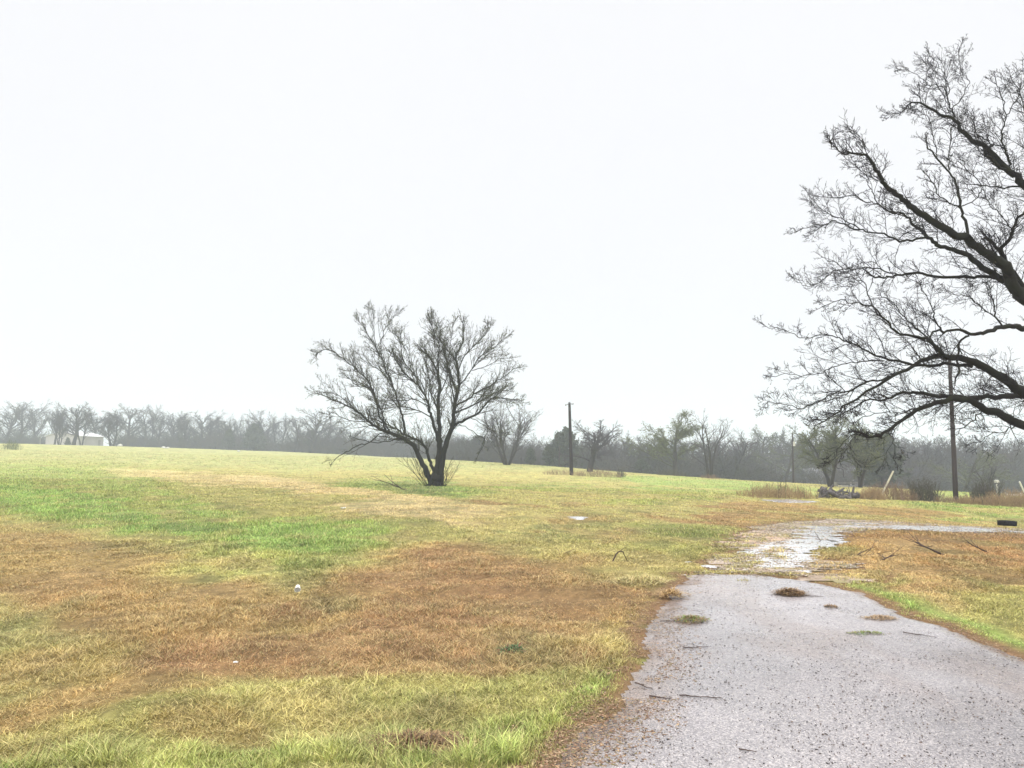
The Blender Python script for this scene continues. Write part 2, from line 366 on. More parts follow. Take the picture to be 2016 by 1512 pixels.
# wet asphalt: aggregate chips, patchy water film
def road_mat():
    m = bpy.data.materials.new("wet_asphalt"); m.use_nodes = True; t = m.node_tree; b = t.nodes["Principled BSDF"]; N = t.nodes.new; K = t.links.new
    tcn = N("ShaderNodeTexCoord")
    vo = N("ShaderNodeTexVoronoi"); vo.inputs["Scale"].default_value = 120; K(tcn.outputs["Object"], vo.inputs["Vector"])
    r1 = N("ShaderNodeValToRGB"); K(vo.outputs["Color"], r1.inputs[0])
    el = r1.color_ramp.elements; el[0].color = (.14, .13, .13, 1); el[1].color = (.40, .375, .37, 1); q = el.new(.45); q.color = (.23, .21, .21, 1); q = el.new(.93); q.color = (.52, .48, .45, 1)
    n2 = N("ShaderNodeTexNoise"); n2.inputs["Scale"].default_value = .9; n2.inputs["Detail"].default_value = 6; K(tcn.outputs["Object"], n2.inputs["Vector"])
    r2 = N("ShaderNodeMapRange"); r2.inputs[1].default_value = .3; r2.inputs[2].default_value = .7; r2.inputs[3].default_value = .85; r2.inputs[4].default_value = 1.15; K(n2.outputs[0], r2.inputs[0])
    sc = N("ShaderNodeVectorMath"); sc.operation = 'SCALE'; K(r1.outputs[0], sc.inputs[0]); K(r2.outputs[0], sc.inputs["Scale"]); at_ = N("ShaderNodeAttribute"); at_.attribute_name = "Col"; m2 = N("ShaderNodeVectorMath"); m2.operation = 'MULTIPLY'; K(sc.outputs[0], m2.inputs[0]); K(at_.outputs["Color"], m2.inputs[1]); K(m2.outputs[0], b.inputs["Base Color"])
    n3 = N("ShaderNodeTexNoise"); n3.inputs["Scale"].default_value = 1.6; n3.inputs["Detail"].default_value = 7; n3.inputs["Roughness"].default_value = .7; K(tcn.outputs["Object"], n3.inputs["Vector"])
    r3 = N("ShaderNodeMapRange"); r3.inputs[1].default_value = .38; r3.inputs[2].default_value = .62; r3.inputs[3].default_value = .5; r3.inputs[4].default_value = .16; K(n3.outputs[0], r3.inputs[0]); K(r3.outputs[0], b.inputs["Roughness"])
    b.inputs["Coat Weight"].default_value = .55; b.inputs["Coat Roughness"].default_value = .12; b.inputs["Specular IOR Level"].default_value = .6
    bp = N("ShaderNodeBump"); bp.inputs["Distance"].default_value = .006; bp.inputs["Strength"].default_value = .6; K(vo.outputs["Distance"], bp.inputs["Height"]); K(bp.outputs[0], b.inputs["Normal"])
    n4 = N("ShaderNodeTexNoise"); n4.inputs["Scale"].default_value = 30; K(tcn.outputs["Object"], n4.inputs["Vector"])
    b2 = N("ShaderNodeBump"); b2.inputs["Distance"].default_value = .0015; b2.inputs["Strength"].default_value = .5; K(n4.outputs[0], b2.inputs["Height"]); K(b2.outputs[0], b.inputs["Coat Normal"])
    return m
def road_cols(v):
    X, Y = v[:, 0], v[:, 1]; d = sdist(ROAD, X, Y); sd_ = np.where(X < Y * .33, .42, .16) * (.35 + 1.3 * fbm(X / .5, Y / .6, 57, 3)); silt = np.clip(1.15 - d / sd_, 0, 1) * np.clip(.25 + 1.2 * fbm(X / .12, Y / .15, 58, 3), 0, 1)
    silt = np.maximum(silt, np.clip((fbm(X / 1.1, Y / 2.4, 59, 4) - .60) * 4, 0, .35))
    t = (.66 + .55 * fbm(X / 1.6, Y / 3.0, 60, 4)) * (1 - .22 * np.clip((X - .42 * Y) / 1.6, 0, 1) * np.clip((8 - Y) / 3, 0, 1)); c = np.stack([t * 1.0, t * .985, t * 1.01], -1)
    return c * (1 - silt[:, None]) + np.array([.62, .45, .33]) * silt[:, None]
tag(sheet("road", ROAD, .02, .035, road_mat(), .10, road_cols), kind="structure")
TANC = G(1488, 1062)
def track_cols(v):
    n = fbm(v[:, 0] / .8, v[:, 1] / .8, 77, 4)[:, None]; n2 = fbm(v[:, 0] / .25, v[:, 1] / .3, 78, 3)[:, None]
    tw = np.clip(1.3 - np.hypot((v[:, 0] - TANC[0]) / 1.0, (v[:, 1] - TANC[1]) / 2.6), 0, 1)[:, None] * .8; a = np.clip((n - .42) * 5, 0, 1); c = C(196, 176, 160) * a + C(164, 142, 118) * (1 - a)
    c = c * (1 - tw) + C(212, 172, 138) * tw
    g = np.clip((n2 - .55) * 8, 0, 1) * .8; return c * (1 - g) + C(150, 140, 85) * g
tag(sheet("dirt_track", TRACK, .012, .06, mat("wet_gravel_soil", None, .5, .5, .4, 22, attr=True, bump=.01), .22, track_cols, sf=track_s), kind="structure")
def water_mat():
    m = bpy.data.materials.new("puddle_water"); m.use_nodes = True; t = m.node_tree; b = t.nodes["Principled BSDF"]
    b.inputs["Base Color"].default_value = (.52, .50, .49, 1); b.inputs["Roughness"].default_value = .22; b.inputs["Specular IOR Level"].default_value = .8
    b.inputs["Coat Weight"].default_value = 1; b.inputs["Coat Roughness"].default_value = .16; b.inputs["Coat IOR"].default_value = 1.6
    n = t.nodes.new("ShaderNodeTexNoise"); n.inputs["Scale"].default_value = 18; tcn = t.nodes.new("ShaderNodeTexCoord"); t.links.new(tcn.outputs["Object"], n.inputs["Vector"])
    bp = t.nodes.new("ShaderNodeBump"); bp.inputs["Distance"].default_value = .004; bp.inputs["Strength"].default_value = .6
    t.links.new(n.outputs[0], bp.inputs["Height"]); t.links.new(bp.outputs[0], b.inputs["Normal"]); t.links.new(bp.outputs[0], b.inputs["Coat Normal"])
    return m
WM = water_mat()
for i, p in enumerate(PUD):
    c = p.mean(0);
    tag(sheet("puddle", c + (p - c) * 1.5, .016, .035, WM, 0, stepy=.04, sf=lambda X, Y, i=i: pud_s(i, X, Y)), kind="structure")

# ---------------------------------------------------------------- grass blades, litter, grit (uncountable)
rs = np.random.default_rng(7)
def blades(n, y0, y1, power, hmul, wmul, seed, colmul=1.0, clump=False):
    g = np.random.default_rng(seed)
    Y = y0 * (y1 / y0) ** g.random(n)
    X = Y * (g.random(n) * 1.66 - .83)
    if clump:
        m = int(n / 30); ci = g.integers(0, m, n); Y = Y[:m][ci] ; X = X[:m][ci]; X = X + g.normal(0, .05, n) * (Y / 8) ** .5; Y = Y + g.normal(0, .05, n) * (Y / 8) ** .5
    sr = np.maximum(sdist(ROAD, X, Y) + rag(X, Y, .10), track_s(X, Y))
    pmax = np.full(n, -9.)
    for i in range(len(PUD)): pmax = np.maximum(pmax, pud_s(i, X, Y))
    sr = np.maximum(sr, pmax); ont = track_s(X, Y) > 0
    keep = ((sr < -.01) & (g.random(n) < np.clip(-sr / .16, .25, 1))) | (g.random(n) < .0015) | (ont & (pmax < 0) & (fbm(X / .9, Y / .22, 23, 3) > .54) & (g.random(n) < .55))
    keep &= (fbm(X / .25, Y / .25, 19, 2) > .16)
    X = X[keep]; Y = Y[keep]; sr = np.where(ont, -.3, sr)[keep]; ont = ont[keep]; n = len(X)
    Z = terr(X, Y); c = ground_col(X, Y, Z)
    tall = .6 + 1.1 * fbm(X / .8, Y / .8, 13, 3) ** 1.5 * 2
    pxx, pyy = proj(X, Y, Z)
    tall = tall * np.where(c[:, 1] > c[:, 0] * 1.02, 1.35, .8)          # live grass stands taller than the dead thatch
    h = (.010 + .026 * g.random(n)) * tall * hmul * .88 * (.6 + .9 * fbm(X / .11, Y / .14, 29, 2)) * np.clip(-sr / .25, .4, 1) + np.where(ont, .014, 0)
    wd = (.0013 + .0014 * g.random(n)) * wmul * np.maximum(1, Y / 6.5)
    a = g.random(n) * 2 * math.pi; lean = (.35 + 1.3 * g.random(n)) * h * np.where(c[:, 1] > c[:, 0] * 1.02, .8, 1.5)
    dx, dy = np.cos(a) * lean, np.sin(a) * lean
    b = g.random(n) * math.pi; bx, by = np.cos(b) * wd, np.sin(b) * wd
    Z = Z + (fbm(X / .5, Y / .5, 3, 4) - .5) * .09 * np.clip(1 - np.hypot(X, Y) / 60, 0, 1) * np.clip(-sr / .35, 0, 1)
    v = np.empty((n, 5, 3))
    v[:, 0] = np.stack([X - bx, Y - by, Z - .01], -1); v[:, 1] = np.stack([X + bx, Y + by, Z - .01], -1)
    v[:, 2] = np.stack([X + dx * .35 - bx * .8, Y + dy * .35 - by * .8, Z + h * .6], -1); v[:, 3] = np.stack([X + dx * .35 + bx * .8, Y + dy * .35 + by * .8, Z + h * .6], -1)
    v[:, 4] = np.stack([X + dx, Y + dy, Z + h], -1)
    k = np.arange(n)[:, None] * 5
    q = k + np.array([[0, 1, 3, 2]]); t = k + np.array([[2, 3, 4]])
    rnd = g.random(n)[:, None]; pale = (g.random(n) < .16)[:, None]
    near_r = (np.clip(1 + sr / .22, 0, 1) * np.where((X > Y * .38) & (Y < 11), .35, .8))[:, None]; vg = verge(X, Y, sr)[:, None]; c = c * (1 - vg) + LIME * vg; c = c * (1 - near_r) + C(158, 130, 88) * near_r
    c = c * (.55 + .95 * rnd) * colmul * (.72 + .56 * fbm(X / .13, Y / .17, 33, 2))[:, None]; c = np.where((g.random(n) < .14)[:, None], c * .38, c)
    c = np.where(pale, c * .5 + TAN * .75, c); gr = (g.random(n) < .10)[:, None]; c = np.where(gr, c * .6 + GREEN * .35, c)
    cc = np.repeat(c, 5, 0)
    return v.reshape(-1, 3), q, t, cc
vs, qs, ts, cs = [], [], [], []; off = 0
for args in [(1000000, 3.3, 14, 0, 1.0, 1.0, 1, 1.2), (520000, 9, 45, 0, 1.15, .95, 2, 1.2), (70000, 3.2, 14, 0, 1.6, 1.0, 3, 1.3, True), (150000, 30, 120, 0, 1.6, .8, 4, 1.15)]:
    v, q, t, c = blades(args[0], *args[1:3], args[3], *args[4:]); vs.append(v); qs.append(q + off); ts.append(t + off); cs.append(c); off += len(v)
gm = mat("grass_blades", None, .6, .35, .12, 3, attr=True)
tag(link("grass", mesh_np("grass", np.concatenate(vs), [np.concatenate(qs), np.concatenate(ts)], gm, False, np.concatenate(cs))), "short wet grass, green and rust brown, covering the meadow", "grass", kind="stuff")

def scatter(name, n, label, cat, m, region, size, flat, cols, seed):
    g = np.random.default_rng(seed); X, Y = region(g, n); n = len(X)
    dz = np.where(sdist(ROAD, X, Y) > 0, .021, .012); Z = terr(X, Y) + dz
    s = size[0] + (size[1] - size[0]) * g.random(n) ** 3
    base = np.array([[1, 0, 0], [-.5, .87, 0], [-.5, -.87, 0], [.1, 0, 1], [0, 0, -1]], float)
    f = np.array([[0, 1, 3], [1, 2, 3], [2, 0, 3], [1, 0, 4], [2, 1, 4], [0, 2, 4]])
    a = g.random(n) * 6.28; el = .5 + g.random(n) * flat[1]
    v = base[None] * np.stack([s * el, s, s * flat[0]], -1)[:, None, :]; v = v * (.75 + .5 * g.random((n, 5, 1)))
    ca, sa = np.cos(a)[:, None], np.sin(a)[:, None]
    v = np.stack([v[..., 0] * ca - v[..., 1] * sa + X[:, None], v[..., 0] * sa + v[..., 1] * ca + Y[:, None], v[..., 2] + (Z + s * flat[0] * .4)[:, None]], -1)
    cc = np.array([C(*c) for c in cols])[g.integers(0, len(cols), n)] * (.6 + .7 * g.random((n, 1)))
    ff = (f[None] + (np.arange(n) * 5)[:, None, None]).reshape(-1, 3)
    return tag(link(name, mesh_np(name, v.reshape(-1, 3), ff, m, False, np.repeat(cc, 5, 0))), label, cat, kind="stuff")
def on_road(g, n):
    Y = 3.2 * (14 / 3.2) ** g.random(n); X = Y * (g.random(n) * .85 - .02)
    d = sdist(ROAD, X, Y); k = (d > .02) & (fbm(X / .6, Y / .6, 44, 3) + .38 * np.exp(-d / .9) * (X < .45 * Y) > .3 + .5 * g.random(n)); return X[k], Y[k]
def road_edge(g, n):
    Y = 3.2 * (20 / 3.2) ** g.random(n); X = Y * (g.random(n) * .9 - .05)
    d = sdist(ROAD, X, Y); dt = sdist(TRACK, X, Y); side = np.where(X < Y * .33, .34, .08)
    k = ((np.abs(d + .02) < side * g.random(n) ** 1.3 * 1.6) | ((dt > -.1) & (g.random(n) < .35))) & (fbm(X / .35, Y / .35, 45, 3) > .40); return X[k], Y[k]
def on_track(g, n):
    Y = 10 * 2.6 ** g.random(n); X = Y * (g.random(n) * .55 + .18); k = (track_s(X, Y) > 0) & (fbm(X / .7, Y / .3, 46, 3) > .3 + .35 * g.random(n)); return X[k], Y[k]
lm = mat("leaf_litter", None, .7, .3, .2, 40, attr=True)
scatter("grit", 42000, "dark wet grit and nut husks strewn over the wet road", "grit", mat("dark_grit", None, .5, .5, .3, 60, attr=True), on_road, (.0012, .0072), (.55, 1.4), [(60, 52, 48), (80, 68, 60), (45, 42, 42), (110, 90, 75)], 5)
scatter("gravel", 160000, "small wet stones and dirt scattered over the muddy track", "gravel", mat("gravel_chips", None, .6, .5, .3, 60, attr=True), on_track, (.004, .022), (.4, 1.6), [(120, 105, 90), (170, 155, 140), (200, 190, 180), (90, 78, 66), (150, 125, 98), (140, 130, 80)], 15)
scatter("leaf_litter", 600000, "brown leaf litter along the ragged road edge", "leaf litter", lm, road_edge, (.002, .010), (.15, 2.2), [(132, 98, 72), (155, 122, 92), (100, 74, 56), (176, 150, 118), (125, 112, 75)], 6)

# ---------------------------------------------------------------- branches
def nrm(a):
    l = math.sqrt(a[0] * a[0] + a[1] * a[1] + a[2] * a[2]) + 1e-9; return (a[0] / l, a[1] / l, a[2] / l)
def side_dir(rn, d, ang, bias=(0, 0, 0)):
    while True:
        q = (rn.uniform(-1, 1), rn.uniform(-1, 1), rn.uniform(-1, 1)); s = q[0] * d[0] + q[1] * d[1] + q[2] * d[2]
        q = (q[0] - s * d[0] + bias[0], q[1] - s * d[1] + bias[1], q[2] - s * d[2] + bias[2]); l = math.sqrt(q[0] ** 2 + q[1] ** 2 + q[2] ** 2)
        if l > .15: break
    c, s = math.cos(ang), math.sin(ang) / l
    return nrm((d[0] * c + q[0] * s, d[1] * c + q[1] * s, d[2] * c + q[2] * s))
class TP:   # growth settings per level
    def __init__(s, **k): s.__dict__.update(k)
def grow(mbs, rn, p, d, Ln, r, lvl, T, tips=None):
    n = T.n[lvl]; st = Ln / n; wob = T.wob[lvl]; up = T.up[lvl]; pts = [p]; rad = [r]; dirs = [d]
    for i in range(n):
        d = nrm((d[0] + rn.gauss(0, wob), d[1] + rn.gauss(0, wob), d[2] + rn.gauss(0, wob) + up)); dirs.append(d)
        p = (p[0] + d[0] * st, p[1] + d[1] * st, p[2] + d[2] * st); pts.append(p)
        rad.append(max(T.rmin, r * (1 - (1 - T.tip) * (i + 1) / n)))
    mbs[min(lvl, len(mbs) - 1)].line(pts, rad, T.sides[lvl])
    kids(mbs, rn, pts, rad, dirs, Ln, lvl, T, tips)
def kids(mbs, rn, pts, rad, dirs, Ln, lvl, T, tips=None, lmul=1.0, count=None):
    if lvl + 1 >= len(T.n):
        if tips is not None: tips.append(pts[-1]); tips.append(pts[len(pts) // 2])
        return
    m = count if count is not None else T.kids[lvl]; n = len(pts) - 1
    for k in range(m):
        t = T.start[lvl] + (1 - T.start[lvl]) * (k + rn.random()) / m; x = min(t * n, n - 1e-4); i = int(x); f = x - i
        q = tuple(pts[i][a] * (1 - f) + pts[i + 1][a] * f for a in range(3)); rr = rad[i] * (1 - f) + rad[i + 1] * f
        nd = side_dir(rn, dirs[i + 1], T.ang[lvl] * rn.uniform(.65, 1.35), T.bias)
        grow(mbs, rn, q, nd, Ln * T.ratio[lvl] * rn.uniform(.55, 1.25) * (1.15 - (getattr(T, 'fall', .6) if lvl == 0 else .6) * t) * lmul, max(T.rmin, min(rr * .7, T.rk[lvl] * rn.uniform(.7, 1.2))), lvl + 1, T, tips)
def crom(pts, sub, rn, jit):
    """Catmull-Rom through the points with small crooks"""
    o = []; n = len(pts)
    for i in range(n - 1):
        p0 = pts[max(i - 1, 0)]; p1 = pts[i]; p2 = pts[i + 1]; p3 = pts[min(i + 2, n - 1)]
        for s in range(sub):
            t = s / sub
            q = [.5 * (2 * p1[a] + (p2[a] - p0[a]) * t + (2 * p0[a] - 5 * p1[a] + 4 * p2[a] - p3[a]) * t * t + (3 * p1[a] - p0[a] - 3 * p2[a] + p3[a]) * t ** 3) for a in range(3)]
            if s: q = [c + rn.gauss(0, jit) for c in q]
            o.append(tuple(q))
    o.append(tuple(pts[-1])); return o
def plen(p): return sum(math.dist(p[i], p[i + 1]) for i in range(len(p) - 1))

bark_dark = mat("wet_dark_bark", (.014, .012, .012), .9, .12, .5, 5, col2=(.026, .028, .016), bump=.02, stretch=(1, 1, .35))
bark_twig = mat("twig_bark", (.022, .018, .019), .9, .1, .3, 3)
bark_mid = mat("moss_bark", (.035, .032, .024), .85, .2, .5, 3, col2=(.035, .028, .024), bump=.02)
bark_mid_twig = mat("budding_twigs", (.030, .024, .020), .9, .1, .3, .6, col2=(.045, .05, .022))
bark_grey = mat("grey_bark", (.05, .046, .046), .9, .1, .4, .5)
bark_grey_twig = mat("grey_twigs", (.075, .07, .078), .9, .1, .35, .25)
bark_olive_twig = mat("olive_twigs", (.085, .092, .05), .9, .1, .35, .3)
bud_green = mat("bud_leaves", (.13, .15, .05), .7, .2, .4, 2)
bud_dark = mat("old_leaves", (.06, .055, .03), .8, .2, .4, 2)

def leaf_mesh(name, pts, size, m, seed, spread=.05, per=1):
    g = np.random.default_rng(seed); p = np.repeat(np.array(pts), per, 0); n = len(p); p = p + g.normal(0, spread, (n, 3))
    a = g.normal(0, 1, (n, 3)); a /= np.linalg.norm(a, axis=1, keepdims=True); b = np.cross(a, g.normal(0, 1, (n, 3))); b /= np.linalg.norm(b, axis=1, keepdims=True)
    s = (size * (.5 + g.random(n)))[:, None]
    v = np.stack([p - a * s, p + b * s * .45, p + a * s, p - b * s * .45], 1).reshape(-1, 3)
    return mesh_np(name, v, np.arange(n * 4).reshape(-1, 4), m)

def traced_tree(name, label, base, depth, limbs, T, seed, jit, mats, leaves=None, spacing=.3, RS=.64, RP=1.45):
    """limbs: list of main limbs, each a list of (pts, r0, r1, depth0, depth1)"""
    rn = random.Random(seed); root = empty(name, base, label, "tree")
    for li, (part, group) in enumerate(limbs):
        mb = MB(); tw = MB(); tips = []
        for pts, r0, r1, d0, d1 in group:
            n = len(pts); w3 = [P(px, py, depth + d0 + (d1 - d0) * i / (n - 1)) for i, (px, py) in enumerate(pts)]
            c = crom(w3, 4, rn, jit); m = len(c)
            rad = [max(r1, (r1 + (r0 * RS - r1) * (1 - i / (m - 1)) ** RP)) * (1 + .06 * rn.uniform(-1, 1)) for i in range(m)]
            c_ = [tuple(q[a] - base[a] for a in range(3)) for q in c]
            mb.line(c_, rad, 8)
            dirs = [nrm(tuple(c_[min(i + 1, m - 1)][a] - c_[max(i - 1, 0)][a] for a in range(3))) for i in range(m)]
            Ln = plen(c_)
            if part != "trunk":
                kids([tw], rn, c_, rad, dirs, T.base, 0, T, tips, 1.0, max(2, int(Ln / spacing * (.12 if r1 == .016 else .6 if r0 < .055 and name == 'field_tree' else 1))))
                grow([tw], rn, c_[-1], dirs[-1], T.base * .35, rad[-1], 1, T, tips)
        lo = mb.build(part, mats[0], root, smooth=True)
        if tw.g: tw.build("twigs", mats[1], lo)
        if leaves and tips:
            q = [t for t in tips if rn.random() < leaves[0]]
            link("leaves", leaf_mesh("leaves", q, leaves[1], leaves[2], seed + li, leaves[3], leaves[4]), lo)
    return root

# --- big old tree on the right: its trunk stands just outside the picture
BD = 16.0
trunkb = at(2290, BD + .3)
def Lm(*a): return list(a)
big = [
 ("trunk", [([proj(np.array(trunkb[0]), np.array(trunkb[1]), np.array(trunkb[2] - .2)), (2285, 980), (2262, 900), (2230, 840), (2200, 780), (2160, 715)], .46, .26, .3, 0),
            ([(2262, 900), (2290, 780), (2330, 640), (2350, 480), (2380, 300)], .30, .08, .3, 1.5), ([(2290, 780), (2420, 700), (2560, 560), (2700, 480)], .22, .05, .3, 2)]),
 ("limb", [([(2200, 760), (2150, 690), (2080, 640), (2016, 588), (1994, 563), (1986, 536), (1965, 512), (1945, 500), (1907, 472), (1874, 459), (1839, 437), (1804, 415), (1782, 396), (1760, 377), (1736, 358), (1730, 339), (1711, 312), (1701, 304), (1674, 301), (1663, 304), (1641, 288), (1633, 280)], .25, .010, 0, -1.6),
           ([(1711, 312), (1706, 291), (1695, 277), (1674, 258)], .012, .006, -1.4, -1.5),
           ([(1907, 470), (1901, 434), (1890, 405), (1885, 369), (1869, 339), (1847, 315), (1825, 285)], .05, .016, -.7, -.2),
           ([(1869, 334), (1870, 296), (1871, 255), (1880, 247)], .02, .009, -.3, 0),
           ([(1844, 312), (1844, 291), (1836, 264), (1828, 231), (1806, 226)], .016, .007, -.25, -.6),
           ([(1890, 410), (1874, 402), (1850, 388), (1844, 372), (1825, 345)], .022, .009, -.6, -1.2),
           ([(1893, 406), (1918, 394), (1934, 369), (1907, 339), (1890, 320), (1874, 318)], .018, .008, -.5, .3)]),
 ("limb", [([(1990, 556), (1955, 538), (1917, 513), (1901, 500), (1866, 489), (1842, 478), (1823, 464), (1817, 456), (1793, 437), (1779, 421), (1755, 418), (1730, 402), (1709, 399), (1676, 384), (1652, 390), (1619, 387)], .11, .008, -.1, 1.8),
           ([(1728, 402), (1717, 377), (1709, 361), (1703, 342), (1676, 320)], .018, .007, 1.0, 1.0),
           ([(1824, 467), (1785, 472), (1766, 472), (1728, 459), (1690, 453), (1657, 440), (1641, 434), (1619, 444), (1598, 445), (1568, 456)], .042, .006, .6, .0),
           ([(1695, 453), (1663, 434), (1636, 423), (1614, 410), (1592, 383)], .02, .006, .3, .9)]),
 ("limb", [([(2160, 715), (2120, 560), (2080, 450), (2016, 364), (1988, 339), (1945, 296), (1907, 269), (1880, 239), (1850, 226), (1815, 204), (1790, 205), (1777, 220), (1752, 226)], .18, .008, 0, 1.2),
           ([(1877, 234), (1875, 215), (1866, 193), (1858, 171), (1836, 167), (1825, 168)], .028, .008, .8, .4),
           ([(1875, 215), (1890, 196), (1904, 171), (1907, 158), (1893, 141), (1889, 117), (1890, 95)], .018, .005, .8, 1.2),
           ([(1867, 196), (1869, 179), (1863, 158), (1855, 141), (1844, 120), (1829, 109)], .018, .005, .7, .6),
           ([(1824, 205), (1824, 188), (1819, 174), (1824, 162), (1798, 144), (1785, 133)], .016, .005, 1, .6),
           ([(1988, 339), (1985, 315), (1980, 296), (1972, 280), (1974, 253), (1981, 226), (1972, 193), (1961, 163)], .045, .008, .5, -.3),
           ([(1981, 226), (2001, 198), (2004, 182), (2016, 166), (2030, 140)], .018, .006, .1, .4),
           ([(1983, 296), (1956, 285), (1934, 269), (1920, 264), (1918, 242), (1901, 220)], .022, .007, .4, .2),
           ([(1993, 345), (1965, 325), (1945, 308), (1939, 299)], .05, .03, .4, .1),
           ([(2020, 368), (1966, 368), (1934, 365), (1899, 362)], .035, .008, .3, .9),
           ([(2060, 420), (2040, 330), (2020, 250), (2010, 190), (1990, 150)], .05, .008, .2, 1.5)]),
 ("limb", [([(2060, 620), (2010, 560), (1983, 520), (1972, 497), (1990, 467), (1999, 442), (2018, 415), (2050, 380)], .11, .02, 0, -.8),
           ([(1980, 515), (1965, 490), (1955, 478), (1944, 470)], .06, .03, -.2, -.5),
           ([(1995, 455), (1975, 430), (1955, 412), (1940, 385)], .02, .007, -.5, -.9)]),
 ("limb", [([(2000, 563), (1986, 558), (1958, 547), (1900, 544), (1847, 545), (1806, 537), (1767, 541), (1744, 547), (1719, 544)], .075, .02, -.1, 1.2),
           ([(1767, 541), (1733, 529), (1711, 527), (1681, 531), (1656, 531), (1628, 543), (1611, 558), (1586, 562), (1567, 554)], .026, .006, .9, .4),
           ([(1735, 529), (1720, 516), (1694, 519)], .012, .007, .8, 1), ([(1658, 531), (1647, 517), (1628, 513)], .010, .005, .5, .4)]),
 ("limb", [([(2170, 730), (2120, 680), (2060, 652), (2016, 647), (2000, 642), (1969, 644), (1944, 652), (1911, 658), (1889, 649), (1858, 655), (1842, 652), (1828, 669)], .13, .016, 0, -1.8),
           ([(1908, 661), (1889, 674), (1886, 716), (1885, 738)], .026, .02, -1.2, -1.3),
           ([(1856, 655), (1844, 636), (1840, 616), (1828, 591), (1806, 555)], .026, .007, -1.6, -2),
           ([(1972, 642), (1958, 622), (1956, 597), (1945, 575)], .03, .01, -.8, -1.1),
           ([(1956, 623), (1928, 599), (1903, 583), (1880, 580)], .014, .006, -.9, -1.3)]),
 ("limb", [([(2235, 845), (2160, 825), (2080, 800), (2016, 774), (1986, 752), (1950, 730), (1911, 711), (1861, 702), (1839, 702), (1800, 719), (1744, 749), (1672, 794), (1639, 819), (1610, 835)], .24, .010, .2, -1.6),
           ([(1915, 722), (1875, 717), (1819, 719), (1778, 713), (1742, 705), (1708, 691), (1667, 672), (1639, 661), (1583, 665), (1556, 655), (1506, 641)], .06, .006, -.6, .8),
           ([(1856, 699), (1833, 674), (1806, 663), (1767, 655), (1744, 630), (1717, 602), (1678, 597), (1650, 592), (1617, 605)], .06, .006, -.9, -1.2),
           ([(1858, 697), (1842, 680), (1800, 644), (1778, 622), (1750, 591), (1736, 585)], .035, .008, -.9, -.2),
           ([(1717, 602), (1706, 569), (1694, 552), (1667, 547), (1653, 555)], .02, .006, -1.1, -.6),
           ([(1739, 711), (1706, 711), (1667, 716), (1633, 727), (1600, 738), (1556, 738), (1522, 741)], .022, .006, 0, -.6),
           ([(1758, 741), (1717, 749), (1678, 769), (1639, 777), (1606, 791), (1578, 805), (1536, 794), (1506, 797)], .03, .006, -1.2, -2.0)]),
 ("limb", [([(2235, 850), (2130, 810), (2016, 780), (1972, 780), (1917, 783), (1861, 780), (1806, 774), (1772, 774), (1739, 788), (1706, 788), (1678, 805), (1639, 822), (1597, 827)], .13, .008, .3, 1.5),
           ([(1917, 783), (1880, 800), (1850, 800), (1830, 812)], .02, .007, .8, 1)]),
 ("limb", [([(2262, 905), (2180, 900), (2090, 870), (2016, 838), (1972, 817), (1936, 805), (1911, 788), (1869, 786), (1833, 797), (1794, 816), (1761, 838), (1736, 855), (1711, 861), (1694, 852)], .20, .02, .2, -1.2),
           ([(1817, 800), (1789, 808), (1772, 813), (1736, 813), (1694, 824)], .026, .007, -.6, -.9),
           ([(1933, 808), (1911, 830), (1889, 844)], .02, .010, -.3, -.8),
           ([(1761, 838), (1759, 863), (1762, 885), (1760, 905)], .014, .005, -.8, -.9),
           ([(1711, 861), (1690, 850), (1660, 870), (1640, 905)], .014, .005, -1.1, -1.3),
           ([(2000, 838), (1980, 850), (1945, 858), (1930, 870)], .02, .006, -.1, -.4)]),
]
TB = TP(n=[1, 7, 5, 4], wob=[0, .15, .16, .18], up=[0, .02, .02, .02], kids=[0, 7, 4], start=[.10, .15, .2], ang=[.85, .8, .8], ratio=[1, .52, .55], rk=[.011, .0060, .0042], rmin=.0031, tip=.4, sides=[3, 3, 3, 3], bias=(-.12, 0, .12), base=.85, fall=.85)
traced_tree("old_tree", "large bare old tree reaching in from the right edge over the road", trunkb, BD, big, TB, 3, .018, (bark_dark, bark_twig), leaves=(.002, .02, bud_dark, .02, 3), spacing=.155)

